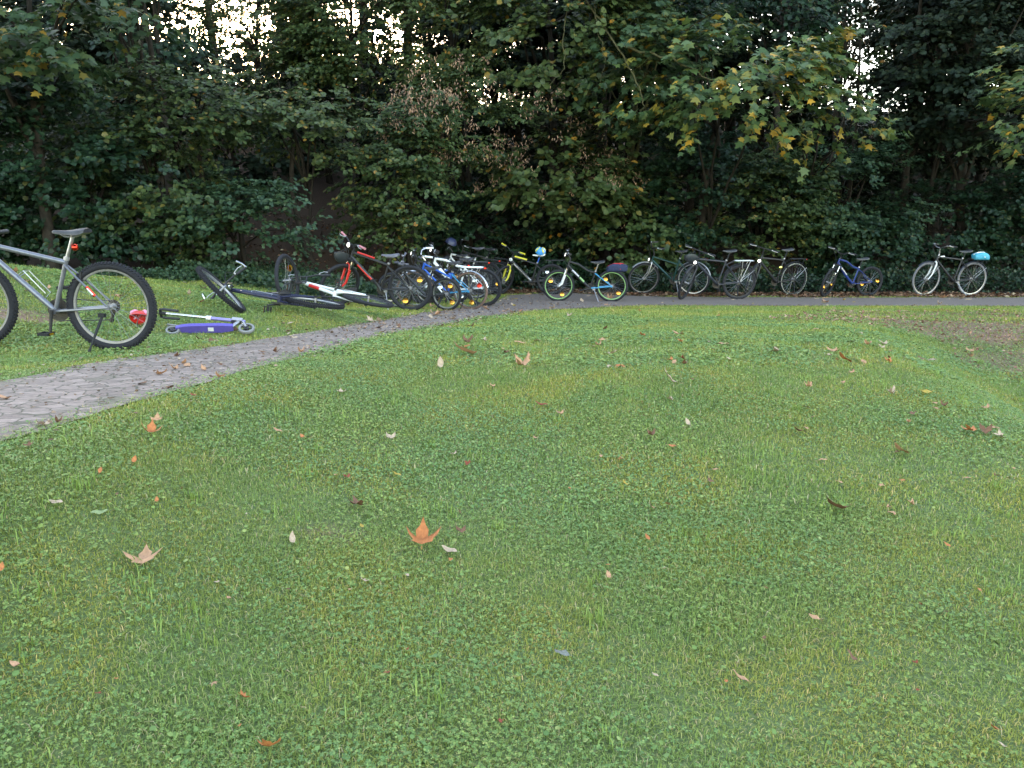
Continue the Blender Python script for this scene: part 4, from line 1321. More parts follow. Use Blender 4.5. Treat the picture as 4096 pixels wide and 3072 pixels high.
        MB().box(a, 0.05, 0.05, 0.03).tube([a, lerp(a, e, 0.5), e], [0.010, 0.009, 0.008], 7).rev(e, (0, 0.3, 1), [(0.001, 0.006), (0.015, 0.006), (0.015, -0.004), (0.001, -0.004)], 10).build("kickstand", m_dull, root)
    elif stand == 'folded':
        a = np.array([0.045, 0.075, R * 0.80])
        MB().tube([a, a + (-0.26, 0.01, 0.03)], 0.009, 7).build("kickstand", m_matt, root)
    if plate:
        pass
    if cage:
        q0, q1 = lerp(hb, bb, 0.42), lerp(hb, bb, 0.80)
        dn = np.array([0, 0, 1.0])
        dv = (q1 - q0) / np.linalg.norm(q1 - q0)
        nn = np.array([-dv[2], 0, dv[0]])
        if nn[2] < 0: nn = -nn
        c_ = MB()
        for y in (-0.034, 0.034):
            c_.tube([q0 + nn * 0.025, q0 + nn * 0.045 + (0, y, 0), q0 + nn * 0.10 + (0, y, 0) + dv * 0.01, q1 + nn * 0.075 + (0, y, 0), q1 + nn * 0.03 + (0, y * 0.5, 0) + dv * 0.005], 0.0035, 5)
        c_.tube([q0 + nn * 0.10 + (0, -0.034, 0) + dv * 0.01, q0 + nn * 0.105 + dv * 0.012, q0 + nn * 0.10 + (0, 0.034, 0) + dv * 0.01], 0.0035, 5)
        c_.build("bottle_cage", m_alu, root)
    P = dict(root=root, bb=bb, hb=hb, ht=ht, cl=cl, top=top, S=S, ax=ax, fw=fw, H=H, Fh=Fh, sttop=sttop, R=R, W=W, lean=lean, dt=dt)
    return P

def stand_up(P, ru, rv, fu, far=True, lean=None, dz=0.0):
    """Set the bicycle on the ground with its rear wheel below picture point (ru, rv) of the 4096 wide photo,
    heading so that its front wheel comes at fu; far: the front wheel is the farther one."""
    lean = P['lean'] if lean is None else lean
    o = ground_at(ru / 4, rv / 4)
    W = P['W']
    best = None
    left = fu < ru
    for i in range(-85, 86):
        a = math.radians(i)
        h = (math.pi - a) if left else a        # a > 0: front farther away
        x, y = o.x + W * math.cos(h), o.y + W * math.sin(h)
        u = (512 + FPX * x / (y * math.cos(PITCH) + (CAM_Z) * math.sin(PITCH))) * 4
        if (a >= 0) != far:
            continue
        e = abs(u - fu)
        if best is None or e < best[0]:
            best = (e, h, x, y)
    e, h, x, y = best
    dzf = Tz(x, y) - o.z
    pitch = math.atan2(dzf, W)
    side = -1
    P['root'].matrix_world = Matrix.Translation(Vector((o.x, o.y, o.z + dz))) @ Matrix.Rotation(h, 4, 'Z') @ Matrix.Rotation(-pitch, 4, 'Y') @ Matrix.Rotation(math.radians(-lean), 4, 'X')
    print("bike", P['root']['label'][:38], "at %.2f %.2f %.2f head %.0f err %.0f" % (o.x, o.y, o.z, math.degrees(h), e))
    return P

def lay_down(P, x, y, heading, roll, nose=0.0, sink=0.02):
    """Lay the bicycle on its side on the ground: roll < 0 on the left side, > 0 on the right side."""
    M = Matrix.Translation(Vector((x, y, 0))) @ Matrix.Rotation(math.radians(heading), 4, 'Z') @ Matrix.Rotation(math.radians(nose), 4, 'Y') @ Matrix.Rotation(math.radians(roll), 4, 'X')
    low = 1e9
    def walk(o):
        nonlocal low
        if o.type == 'MESH' and o.name.split('.')[0] in ('tyre', 'rear_stays', 'frame', 'saddle'):
            n = len(o.data.vertices)
            a = np.empty(n * 3, np.float32); o.data.vertices.foreach_get("co", a)
            V = a.reshape(-1, 3) @ np.array(M.to_3x3()).T + np.array(M.translation)
            low = min(low, float(np.min(V[:, 2] - T(V[:, 0], V[:, 1]))))
        for c in o.children: walk(c)
    walk(P['root'])
    M.translation.z = -low - sink
    P['root'].matrix_world = M
    return P

def decal_text(P, text, m, p0, p1, size, side=1, off=0.022):
    """Lettering along a tube from p0 to p1 on its left side."""
    c = bpy.data.curves.new("lettering", 'FONT')
    c.body = text
    c.size = size
    c.extrude = 0.0008
    c.align_x = 'CENTER'; c.align_y = 'CENTER'
    o = bpy.data.objects.new("lettering", c)
    link(o, P['root'])
    d = Vector(p1) - Vector(p0); L = d.length; d.normalize()
    n = Vector((0, 1, 0)); up = n.cross(d)
    mid = (Vector(p0) + Vector(p1)) / 2 + n * off
    o.matrix_local = Matrix.Translation(mid) @ Matrix((d, up, n)).transposed().to_4x4()
    bpy.context.view_layer.update()
    me = bpy.data.meshes.new_from_object(o.evaluated_get(bpy.context.evaluated_depsgraph_get()))
    me.materials.clear(); me.materials.append(m)
    ml = o.matrix_local.copy()
    bpy.data.objects.remove(o)
    o = link(bpy.data.objects.new("lettering", me), P['root'])
    o.matrix_local = ml
    return o

# --- the silver mountain bike at the left edge
A = bicycle("large silver grey mountain bike with knobby tyres at the left edge of the picture", R=0.345, tr=0.029, W=1.09, steer=3, lean=5,
            drop=0.045, frame=m_silver, fork='susp', fork_m=m_red, rim=m_rimgrey, saddle=m_seat, post=m_alu, st=0.425, sh=0.64, dt=0.022, tt=0.0195,
            knobby=True, crank=-84, cage=True, stand='rear', rise=0.0, bar_w=0.52, grips=m_black, seg=14, pedal_m=m_matt)
stand_up(A, 462, 1402, -128, far=True)
rt = A['root']
# seat post lamp, stay reflector
p = A['sttop'] + (A['top'] - A['sttop']) * 0.42
MB().tube([p, p + (-0.045, 0.01, 0.0)], 0.008, 6).build("tail_light_bracket", m_black, rt)
MB().dome(p + np.array([-0.045, 0.0, 0]), (-1, 0.3, 0), (0.030, 0.026), 0.022).dome(p + np.array([-0.045, 0.0, 0]), (1, -0.3, 0), (0.030, 0.026), 0.015).build("tail_light", m_redref, rt)
q = lerp(A['bb'] + (A['sttop'] - A['bb']) * 0.88, A['H'], 0.62)
dv = unit(A['H'] - A['sttop'])
MB().tube([q + (0, 0.066, 0) - dv * 0.032, q + (0, 0.069, 0) + dv * 0.032], 0.0075, 8).build("stay_reflector", m_clear, rt)
MB().tube([q + (0, 0.056, 0) - dv * 0.045, q + (0, 0.058, 0) + dv * 0.045], 0.013, 8).build("stay_reflector_base", m_redref, rt)

# --- two bicycles lying on the grass
Bq = bicycle("dark blue mountain bike with white bar ends lying on the grass left of the path", R=0.335, tr=0.026, W=1.07, steer=38, lean=0,
             frame=m_navy, fork='susp', fork_m=m_chrome, rim=m_alu, st=0.42, sh=0.56, dt=0.021, tt=0.018, knobby=True, crank=150, bar='barends',
             stand='folded', bar_m=m_black, cage=True, tyre=m_rubber, band=False)
g_ = ground_at(326, 320.5)
lay_down(Bq, g_.x, g_.y, 214, 84, nose=-7)
Cq = bicycle("white and red mountain bike lying on the grass with its front wheel sticking up", R=0.335, tr=0.025, W=1.06, steer=72, lean=0,
             frame=m_white, frame2=m_white, fork='susp', fork_m=m_black, rim=m_black, st=0.40, sh=0.54, dt=0.022, crank=100, bar='riser', stand='folded',
             refl_f=[(60, m_amber)], refl_r=[])
g_ = ground_at(369, 317.5)
lay_down(Cq, g_.x, g_.y, 192, 84, nose=-12)
MB().tube([lerp(Cq['hb'], Cq['bb'], 0.25), lerp(Cq['hb'], Cq['bb'], 0.55)], 0.0228, 12).build("red_decal", m_red, Cq['root'])

# --- standing bicycles of the middle group
Dq = bicycle("black mountain bike with bright red suspension fork and headlight", R=0.345, tr=0.026, W=1.10, steer=52, lean=8, frame=m_black, fork='susp', fork_m=m_red,
             rim=m_black, st=0.42, sh=0.55, dt=0.024, crank=65, refl_r=[(138, m_amber), (-85 + 15, m_amber)], lamp='bar', grips=m_pink, bar='riser',
             stand='mid', front_disc=0.03, saddle=m_seat_grey, bar_w=0.66)
stand_up(Dq, 1640, 1243, 1362)
for a0, a1, s0, s1 in ((Dq['hb'], Dq['bb'], 0.22, 0.70), (Dq['ht'], Dq['sttop'], 0.12, 0.60)):
    MB().tube([lerp(a0, a1, s0) + (0, 0.006, 0.004), lerp(a0, a1, s1) + (0, 0.006, 0.004)], 0.0205 if s0 > .2 else 0.0135, 10).build("red_stripe", m_red, Dq['root'])
Eq = bicycle("small dark children's bicycle with a grey saddle behind the red forked one", R=0.27, tr=0.022, W=0.84, steer=-20, lean=-7, frame=m_slate, rim=m_alu,
             st=0.34, sh=0.50, saddle=m_seat_grey, grips=m_seat_grey, stand=None, crank=40)
stand_up(Eq, 1556, 1214, 1712)
Fq = bicycle("black children's bicycle with twenty inch wheels, nearest in the crowded middle group", R=0.262, tr=0.022, W=0.86, steer=25, lean=8, frame=m_black, fork_m=m_slate,
             rim=m_alu, st=0.32, sh=0.47, refl_r=[(118, m_amber), (50, m_clear), (-128, m_amber)], grips=m_seat_grey, crank=15, stand='rear', bar='riser')
stand_up(Fq, 1788, 1243, 1592)
MB().tube([lerp(Fq['sttop'], Fq['H'], 0.55) + (0, 0.058, 0), lerp(Fq['sttop'], Fq['H'], 0.85) + (0, 0.068, 0)], 0.0105, 8).build("white_stripe", m_white, Fq['root'])
Gq = bicycle("blue children's bicycle with brown tyres, chrome rack and white bar", R=0.305, tr=0.019, W=0.98, steer=25, lean=8, frame=m_blue, frame2=m_sky, fork_m=m_chrome,
             rim=m_chrome, tyre=m_rubber_brown, st=0.36, sh=0.52, rack=m_chrome, guards=m_chrome, style='mixte', refl_r=[(-95, m_amber), (-28, m_clear), (150, m_redref)],
             bar='swept', bar_m=m_chrome, grips=m_white, crank=-30, stand='rear', tail=True, tt=0.014, dt=0.016)
stand_up(Gq, 1884, 1238, 1665)
Hq = bicycle("white mountain bike with a thick down tube in the crowded middle group", R=0.335, tr=0.025, W=1.07, steer=30, lean=9, frame=m_white, frame2=m_white, fork='susp', fork_m=m_white,
             rim=m_black, st=0.44, sh=0.56, style='curve', dt=0.030, tt=0.021, refl_r=[(40, m_clear)], bar='riser', crank=10, stand='rear', tail=True)
stand_up(Hq, 1935, 1226, 1705)
for k in range(5):
    c_ = lerp(Hq['hb'], Hq['bb'], 0.45 + k * 0.07) + np.array([0, 0.0300, 0.004])
    MB().dome(c_, (0, 1, 0), (0.011, 0.016), 0.002).build("dark_mark", m_black, Hq['root'])
Iq = bicycle("dark bicycle with pale levers and bottle, second row of the crowded middle group", R=0.335, tr=0.023, W=1.05, steer=34, lean=8, frame=m_slate, frame2=m_slate, fork='susp', fork_m=m_alu,
             rim=m_alu, st=0.44, sh=0.60, refl_r=[(70, m_amber), (-30, m_amber)], bar='riser', lamp='bar', guards=m_black, rack=m_black, crank=50, tail=True)
stand_up(Iq, 1902, 1197, 1700)
Vq = bicycle("dark bicycle half hidden in the heart of the crowded middle group", R=0.32, tr=0.022, W=1.02, steer=28, lean=8, frame=m_black, frame2=m_slate, fork_m=m_slate, rim=m_black,
             st=0.42, sh=0.58, refl_r=[(95, m_amber)], bar='flat', lamp='bar', crank=25, stand='rear')
stand_up(Vq, 1822, 1212, 1632)
Jq = bicycle("white framed bicycle with black and white saddle at the back of the crowded middle group", R=0.35, tr=0.020, W=1.08, steer=20, lean=7, frame=m_white, frame2=m_slate, fork_m=m_white,
             rim=m_alu, st=0.50, sh=0.72, guards=m_black, rack=m_black, refl_r=[(20, m_amber)], bar='riser', crank=0, tail=True, saddle=m_seat_grey)
stand_up(Jq, 1947, 1180, 1770)
Kq = bicycle("black bicycle with long mudguards, rightmost of the crowded middle group", R=0.35, tr=0.020, W=1.08, steer=24, lean=7, frame=m_black, rim=m_alu, st=0.48, sh=0.68,
             guards=m_matt, rack=m_matt, bar='swept', refl_r=[(-40, m_clear)], crank=30, tail=True)
stand_up(Kq, 1985, 1171, 1800)
Lq = bicycle("small black bicycle lying flat on the path behind the middle group", R=0.27, tr=0.022, W=0.86, steer=20, lean=0, frame=m_black, rim=m_black, st=0.32, sh=0.46, crank=80, stand=None, front_disc=0.03)
g_ = ground_at(1975 / 4, 1182 / 4)
lay_down(Lq, g_.x, g_.y, 165, -86)

# --- the row along the wood edge
Mq = bicycle("black mountain bike with yellow fork, yellow grips and pale lettering on its frame", R=0.335, tr=0.027, W=1.06, steer=58, lean=8, frame=m_black, frame2=m_black, fork='susp', fork_m=m_yellow,
             rim=m_black, st=0.42, sh=0.60, dt=0.025, tt=0.018, grips=m_yellow, bar='riser', bar_w=0.66, post=m_blue, saddle=m_white, crank=5, guards=None, rack=m_matt,
             refl_f=[(-10, m_amber)], refl_r=[(60, m_clear)], stand='rear', front_disc=0.03)
stand_up(Mq, 2207, 1180, 2012)
MB().tube([lerp(Mq['hb'], Mq['bb'], 0.12), lerp(Mq['hb'], Mq['bb'], 0.94)], 0.0258, 12).build("silver_decal", m_dull, Mq['root'])
MB().tube([lerp(Mq['hb'], Mq['bb'], 0.06), lerp(Mq['hb'], Mq['bb'], 0.14)], 0.0262, 12).build("yellow_decal", m_yellow, Mq['root'])
MB().tube([lerp(Mq['ht'], Mq['sttop'], 0.08) + (0, 0, 0.004), lerp(Mq['ht'], Mq['sttop'], 0.58) + (0, 0, 0.004)], 0.0188, 12).build("yellow_decal", m_yellow, Mq['root'])
MB().dome(lerp(Mq['hb'], Mq['bb'], 0.04) + (0.02, 0.026, 0.05), (0, 1, 0), 0.036, 0.004).build("round_badge", m_white, Mq['root'])
decal_text(Mq, "MOUNTAIN", m_black, lerp(Mq['hb'], Mq['bb'], 0.24), lerp(Mq['hb'], Mq['bb'], 0.90), 0.052, off=0.0262)
Nq = bicycle("blue and black children's mountain bike with lime green rims and white fork", R=0.310, tr=0.025, W=1.02, steer=8, lean=8, frame=m_black, frame2=m_sky, fork='susp', fork_m=m_white,
             rim=m_lime, st=0.34, sh=0.53, style='curve', dt=0.023, refl_r=[(128 - 80, m_amber), (-135, m_amber)], refl_f=[(33, m_amber), (-112, m_amber)], crank=-8, stand='mid',
             bar='riser', lamp='bar', guards=None, front_disc=None, post=m_alu)
stand_up(Nq, 2446, 1208, 2234)
MB().tube([lerp(Nq['hb'], Nq['bb'], 0.18), lerp(Nq['hb'], Nq['bb'], 0.48)], 0.0243, 12).build("grey_decal", m_dull, Nq['root'])
MB().tube([lerp(Nq['hb'], Nq['bb'], 0.52), lerp(Nq['hb'], Nq['bb'], 0.72)], 0.0243, 12).build("lime_decal", m_lime, Nq['root'])
Oq = bicycle("dark green trekking bike with silver mudguards and pale rims", rise=0.12, R=0.350, tr=0.021, W=1.07, steer=30, lean=7, frame=m_green, fork_m=m_alu, rim=m_alu, st=0.50, sh=0.66,
             style='mixte', guards=m_dull, bar='swept', crank=85, stand='mid', lamp='crown', refl_f=[], band=False, rack=m_black, tail=True)
stand_up(Oq, 2772, 1181, 2574)
Pq = bicycle("slate grey trekking bike with silver luggage rack and front wheel turned outwards", rise=0.10, R=0.350, tr=0.025, W=1.10, steer=52, lean=8, frame=m_slate, fork_m=m_slate, rim=m_black, st=0.50, sh=0.70,
             guards=m_black, rack=m_alu, crank=60, lamp='crown', bar='flat', bar_w=0.64, stand='rear', band=False)
stand_up(Pq, 2950, 1198, 2738, far=False)
Rq = bicycle("black trekking bike with white ringed tyres and yellow reflecting headlight", rise=0.13, R=0.350, tr=0.023, W=1.10, steer=40, lean=7, frame=m_black, rim=m_black, st=0.50, sh=0.70, band=True,
             guards=m_matt, rack=m_matt, crank=75, lamp='crown', bar='flat', bar_w=0.62, stand='rear', tail=True)
stand_up(Rq, 3166, 1183, 2995, far=False)
MB().dome(lerp(Rq['bb'], Rq['sttop'], 0.62) + np.array([0.03, 0.02, 0]), (0.2, 1, 0), 0.040, 0.02).build("side_reflector", paint("yellow_reflector", (1.0, 0.92, 0.25), rough=0.1, metal=1.0, var=0.1, scale=200), Rq['root'])
Sq = bicycle("blue children's mountain bike with amber wheel reflectors near the right end of the row", R=0.315, tr=0.025, W=1.00, steer=34, lean=8, frame=m_deep, frame2=m_deep, fork='susp', fork_m=m_matt,
             rim=m_matt, st=0.36, sh=0.55, style='curve', dt=0.024, crank=0, refl_r=[(165 - 180, m_amber), (175, m_amber)], refl_f=[(-20, m_amber), (200, m_amber)], stand='rear', bar='riser', cage=None)
stand_up(Sq, 3470, 1185, 3302, far=False)
MB().tube([lerp(Sq['hb'], Sq['bb'], 0.20), lerp(Sq['hb'], Sq['bb'], 0.55)], 0.0250, 12).build("grey_decal", m_dull, Sq['root'])
for y in (-1, 1):
    MB(Sq['S']).dome(Sq['Fh'] + Sq['ax'] * 0.20 + (0.022, y * 0.062, 0), (1, 0.2, 0.2), (0.014, 0.036), 0.012).build("fork_reflector", m_clear, Sq['root'])
Uq = bicycle("silver city bicycle with pale tyres standing alone at the right end of the row", R=0.352, tr=0.017, W=1.10, steer=6, lean=6, frame=m_black, fork_m=m_white, rim=m_alu, tyre=paint("pale_worn_tyre", (0.16, 0.16, 0.19), rough=0.7, var=0.3),
             st=0.50, sh=0.66, guards=m_slate, rack=m_black, bar='swept', bar_m=m_alu, rise=0.12, reach=0.05, crank=60, stand='mid', bar_w=0.5)
stand_up(Uq, 3877, 1182, 3694, far=False)
MB().tube([Uq['ht'] - Uq['ax'] * 0.03, lerp(Uq['ht'], Uq['sttop'], 0.24)], 0.0175, 10).build("white_decal", m_white, Uq['root'])

def world_of(P, p, steered=False):
    v = Vector(p)
    if steered: v = P['S'] @ v
    return P['root'].matrix_world @ v

# ------------------------------------------------------------------ helmets, bags, scooter
def helmet(label, loc, rot, shell, vent=None, accent=None, s=1.0, cat="helmet"):
    root = empty("bicycle_helmet", loc)
    tag(root, label, cat)
    root.rotation_euler = rot
    b = MB()
    V, F = [], []
    ns, nr = 28, 9
    for i in range(nr + 1):
        a = i / nr * math.pi / 2
        for j in range(ns):
            t = j * 2 * math.pi / ns
            fl = 1 + 0.04 * math.cos(5 * t) * math.sin(2 * a)
            lift = 0.018 * math.cos(2 * t) * math.cos(a)
            V.append((0.135 * s * math.cos(a) * math.cos(t) * fl, 0.105 * s * math.cos(a) * math.sin(t) * fl, (0.135 * math.sin(a) + lift) * s))
    for i in range(nr):
        for j in range(ns):
            l = (j + 1) % ns
            F.append((i * ns + j, i * ns + l, (i + 1) * ns + l, (i + 1) * ns + j))
    b.add(V, F)
    # inner lining
    V2 = np.array(V) * np.array([0.86, 0.84, 0.84])
    b.add(V2, [f[::-1] for f in F])
    b.add(np.concatenate([np.array(V)[:ns], V2[:ns]]), [(j, (j + 1) % ns, ns + (j + 1) % ns, ns + j)[::-1] for j in range(ns)])
    b.build("shell", shell, root)
    vt = MB()
    for (ph, z0, z1) in ((0.0, 0.35, 1.15), (0.45, 0.3, 1.05), (-0.45, 0.3, 1.05), (math.pi, 0.35, 1.1), (math.pi - 0.5, 0.3, 1.0), (math.pi + 0.5, 0.3, 1.0)):
        pts = [(0.138 * s * math.cos(a) * math.cos(ph), 0.108 * s * math.cos(a) * math.sin(ph), 0.138 * s * math.sin(a)) for a in np.linspace(z0, z1, 6)]
        vt.tube(pts, [0.002, 0.007, 0.008, 0.008, 0.006, 0.002], 6)
    vt.build("vents", vent or m_black, root)
    if accent:
        ac = MB()
        for ph in (0.75, -0.75, 2.4, -2.4):
            pts = [(0.137 * s * math.cos(a) * math.cos(ph), 0.107 * s * math.cos(a) * math.sin(ph), 0.137 * s * math.sin(a)) for a in np.linspace(0.15, 1.3, 7)]
            ac.tube(pts, [0.004, 0.014, 0.017, 0.018, 0.016, 0.012, 0.004], 6)
        ac.build("coloured_panel", accent, root)
    st_ = MB()
    for y in (-1, 1):
        st_.tube([(0.06 * s, y * 0.09 * s, 0.01), (0.02 * s, y * 0.075 * s, -0.08 * s), (0, 0, -0.15 * s)], 0.004, 5)
        st_.tube([(-0.07 * s, y * 0.08 * s, 0.01), (0.02 * s, y * 0.075 * s, -0.08 * s)], 0.004, 5)
    st_.build("chin_strap", m_black, root)
    return root

m_hblack = paint("helmet_black", (0.030, 0.036, 0.045), rough=0.45, var=0.2)
p = world_of(Dq, Dq['cl'] + np.array([0.0, -0.20, -0.20]), True)
helmet("plain black helmet hanging upside down from the handlebar of the red forked bicycle", p + Vector((0.0, -0.04, -0.03)), (math.radians(185), math.radians(12), 0.4), m_hblack, s=1.12)
p = world_of(Mq, Mq['top'] + np.array([-0.02, 0.02, 0.05]))
helmet("blue, white and yellow helmet resting on the saddle of the yellow forked bicycle", p, (math.radians(-25), math.radians(-12), 2.8), paint("helmet_blue", (0.05, 0.30, 0.75), rough=0.3, var=0.1),
       vent=m_white, accent=m_yellow, s=0.86)
p = world_of(Pq, Pq['cl'] + np.array([0.05, -0.12, -0.13]), True)
helmet("black helmet hanging on the handlebar of the slate grey trekking bike", p, (math.radians(175), 0.2, 0.2), m_hblack, s=1.05)
p = world_of(Jq, Jq['cl'] + np.array([0.0, -0.05, 0.08]), True)
helmet("dark blue helmet on the handlebar at the back of the middle group", p, (0.2, 0.3, 0.4), paint("helmet_navy", (0.03, 0.04, 0.12), rough=0.4, var=0.2), s=1.0)

# scooter lying on the grass
def scooter():
    root = empty("kick_scooter")
    tag(root, "purple kick scooter lying on the grass between the silver and the dark blue bicycle", "scooter")
    # local: x from rear wheel to front wheel, y left, z up (standing)
    d = MB()
    prof = [(-0.01, 0.024, 0.0), (0.05, 0.040, 0.0), (0.14, 0.047, 0.0), (0.40, 0.047, 0.0), (0.50, 0.032, 0.006)]
    V, F = [], []
    for x, w, z in prof:
        V += [(x, -w, 0.105 + z), (x, w, 0.105 + z), (x, w * 0.86, 0.070 + z), (x, -w * 0.86, 0.070 + z)]
    for i in range(len(prof) - 1):
        for k in range(4):
            F.append((i * 4 + k, i * 4 + (k + 1) % 4, (i + 1) * 4 + (k + 1) % 4, (i + 1) * 4 + k))
    F += [(3, 2, 1, 0), tuple(range(len(V) - 4, len(V)))]
    d.add(V, F)
    dk = d.build("deck", m_violet, root, smooth=False)
    MB().box((0.25, 0, 0.107), 0.32, 0.080, 0.004).build("grip_tape", m_matt, dk, smooth=False)
    MB().box((0.30, 0, 0.0685), 0.05, 0.040, 0.003).build("sticker", m_white, dk, smooth=False)
    MB().box((-0.035, 0, 0.125), 0.11, 0.045, 0.006, np.array(Matrix.Rotation(0.25, 3, 'Y'))).build("rear_brake", m_dull, root)
    m_pu = paint("grey_wheel_rubber", (0.24, 0.24, 0.25), rough=0.6, var=0.25)
    for x in (-0.035, 0.62):
        w = empty("wheel", (0, 0, 0), root)
        r = 0.062 if x < 0 else 0.075
        MB().rev((x, 0, r), (0, 1, 0), [(r, 0.008), (r * 0.97, 0.013), (r * 0.72, 0.013), (r * 0.72, -0.013), (r * 0.97, -0.013), (r, -0.008)], 30).build("tyre", m_pu, w)
        hb_ = MB().rev((x, 0, r), (0, 1, 0), [(0.004, 0.011), (r * 0.30, 0.011), (r * 0.30, -0.011), (0.004, -0.011)], 18)
        for k in range(5):
            a = k * 2 * math.pi / 5
            hb_.tube([(x, 0, r), (x + math.cos(a) * r * 0.74, 0, r + math.sin(a) * r * 0.74)], 0.007, 6)
        hb_.build("rim", m_black, w)
    hd = MB().tube([(0.48, 0, 0.095), (0.52, 0, 0.15), (0.565, 0, 0.21)], [0.018, 0.019, 0.02], 10)
    for y in (-1, 1):
        hd.tube([(0.62, y * 0.022, 0.075), (0.585, y * 0.024, 0.155), (0.575, 0, 0.175)], 0.009, 8)
    hd.build("neck_and_fork", m_alu, root)
    # stem folded down along the deck
    s0 = np.array([0.575, 0.0, 0.19]); dirv = unit(np.array([-1.0, 0.0, 0.21]))
    st_ = MB().tube([s0 - dirv * 0.03, s0 + dirv * 0.30], 0.017, 12)
    so = st_.build("stem", m_lilac, root)
    MB().box(s0 + dirv * 0.045, 0.10, 0.05, 0.045, np.array(Matrix.Rotation(0.2, 3, 'Y'))).build("folding_hinge", m_alu, so)
    MB().tube([s0 + dirv * 0.29, s0 + dirv * 0.335], 0.022, 12).build("stem_clamp", m_white, so)
    MB().tube([s0 + dirv * 0.30, s0 + dirv * 0.74], 0.0135, 10).build("stem_tube", m_chrome, so)
    e = s0 + dirv * 0.76
    ho = MB().tube([e + (0, -0.045, 0), e + (0, 0.045, 0)], 0.013, 9).tube([e - dirv * 0.05, e + dirv * 0.015], 0.018, 9).build("handlebar", m_black, root)
    for y in (-1, 1):      # the grips are folded down along the stem
        MB().tube([e + (0, y * 0.045, 0), e + (0, y * 0.050, 0) - dirv * 0.04, e + (0, y * 0.045, 0) - dirv * 0.17], [0.010, 0.013, 0.013], 9).build("grip", m_black, ho)
    return root
sc_ = scooter()
g_ = ground_at(704 / 4, 1338 / 4)
# lying on its left side, the under side of the deck turned to the camera
M = Matrix.Translation(g_ + Vector((0, 0.0, 0.0))) @ Matrix.Rotation(math.radians(14), 4, 'Z') @ Matrix.Rotation(math.radians(-58), 4, 'X')
def drop(root, M, sink=0.015):
    low = 1e9
    def walk(o):
        nonlocal low
        if o.type == 'MESH':
            a = np.empty(len(o.data.vertices) * 3, np.float32); o.data.vertices.foreach_get("co", a)
            V = a.reshape(-1, 3) @ np.array(M.to_3x3()).T + np.array(M.translation)
            low = min(low, float(np.min(V[:, 2] - T(V[:, 0], V[:, 1]))))
        for c in o.children: walk(c)
    walk(root)
    M.translation.z -= low + sink
    root.matrix_world = M
drop(sc_, M)
g_ = ground_at(558 / 4, 1302 / 4)
hp = helmet("red and pink child's helmet lying on the grass beside the scooter", (0, 0, 0), (0, 0, 0), m_red, vent=m_black, accent=paint("helmet_pink", (0.75, 0.30, 0.45), rough=0.3, var=0.2), s=0.68)
drop(hp, Matrix.Translation(g_) @ Matrix.Rotation(math.radians(8), 4, 'Z') @ Matrix.Rotation(math.radians(-50), 4, 'X'), 0.01)

# bags and bottles
def soft_bag(name, label, cat, c, size, rz, m, m2, seed):
    """A filled cloth bag: a rounded box with sags and folds, its flap and strap."""
    rng = np.random.default_rng(seed)
    root = empty(name, c)
    tag(root, label, cat)
    root.rotation_euler = (0, 0, rz)
    V, F = [], []
    ns, nr = 28, 12
    for i in range(nr + 1):
        a = -math.pi / 2 + math.pi * i / nr
        for j in range(ns):
            t = 2 * math.pi * j / ns
            sq = lambda v, p: math.copysign(abs(v) ** p, v)
            x = sq(math.cos(a), 0.55) * sq(math.cos(t), 0.55); y_ = sq(math.cos(a), 0.55) * sq(math.sin(t), 0.55); z = sq(math.sin(a), 0.6)
            f = 1 + 0.07 * math.sin(3 * t + seed) * math.cos(a * 2 + 1) + 0.04 * math.sin(7 * t + 4 * a)
            V.append((x * size[0] / 2 * f, y_ * size[1] / 2 * f, (z * size[2] / 2 - 0.10 * size[2] * (x * x)) * f))
    for i in range(nr):
        for j in range(ns):
            l = (j + 1) % ns
            F.append((i * ns + j, i * ns + l, (i + 1) * ns + l, (i + 1) * ns + j))
    MB().add(V, F).build("bag_body", m, root)
    fl = MB()
    fl.tube([(-size[0] * 0.46, 0, size[2] * 0.2), (-size[0] * 0.15, 0, size[2] * 0.52), (size[0] * 0.2, 0, size[2] * 0.54), (size[0] * 0.47, 0, size[2] * 0.2)], size[1] * 0.09, 8)
    fl.tube([(0.1 * size[0], -size[1] * 0.5, -size[2] * 0.2), (0.1 * size[0], -size[1] * 0.3, size[2] * 0.5), (0.1 * size[0], size[1] * 0.3, size[2] * 0.5), (0.1 * size[0], size[1] * 0.52, -size[2] * 0.2)], size[1] * 0.05, 6)
    fl.build("straps", m2, root)
    return root
m_cyan = paint("light_blue_nylon", (0.07, 0.42, 0.62), rough=0.6, var=0.35, scale=14)
m_denim = paint("dark_blue_cloth", (0.022, 0.032, 0.09), rough=0.8, var=0.5, scale=30)
m_redcloth = paint("red_webbing", (0.45, 0.02, 0.03), rough=0.8, var=0.2)
p = world_of(Uq, np.array([-0.10, 0.02, 2 * Uq['R'] + 0.125]))
soft_bag("saddle_bag", "light blue and white bag tied on the rack of the silver city bicycle", "bag", p, (0.34, 0.20, 0.15), 0.15, m_cyan, m_white, 3)
p = world_of(Nq, np.array([-0.10, -0.03, 2 * Nq['R'] + 0.03]))
soft_bag("saddle_bag", "dark blue bag with red straps behind the saddle of the green rimmed bicycle", "bag", p, (0.40, 0.15, 0.15), 0.05, m_denim, m_redcloth, 5)
def bottle(label, p, d, m, capm):
    root = empty("water_bottle", p)
    tag(root, label, "bottle")
    d = unit(np.array(d, float))
    MB().tube([d * 0, d * 0.01, d * 0.09, d * 0.10, d * 0.115, d * 0.16, d * 0.17], [0.028, 0.034, 0.034, 0.029, 0.034, 0.033, 0.022], 14).build("bottle_body", m, root)
    MB().tube([d * 0.17, d * 0.185, d * 0.20], [0.020, 0.018, 0.009], 10).build("cap", capm, root)
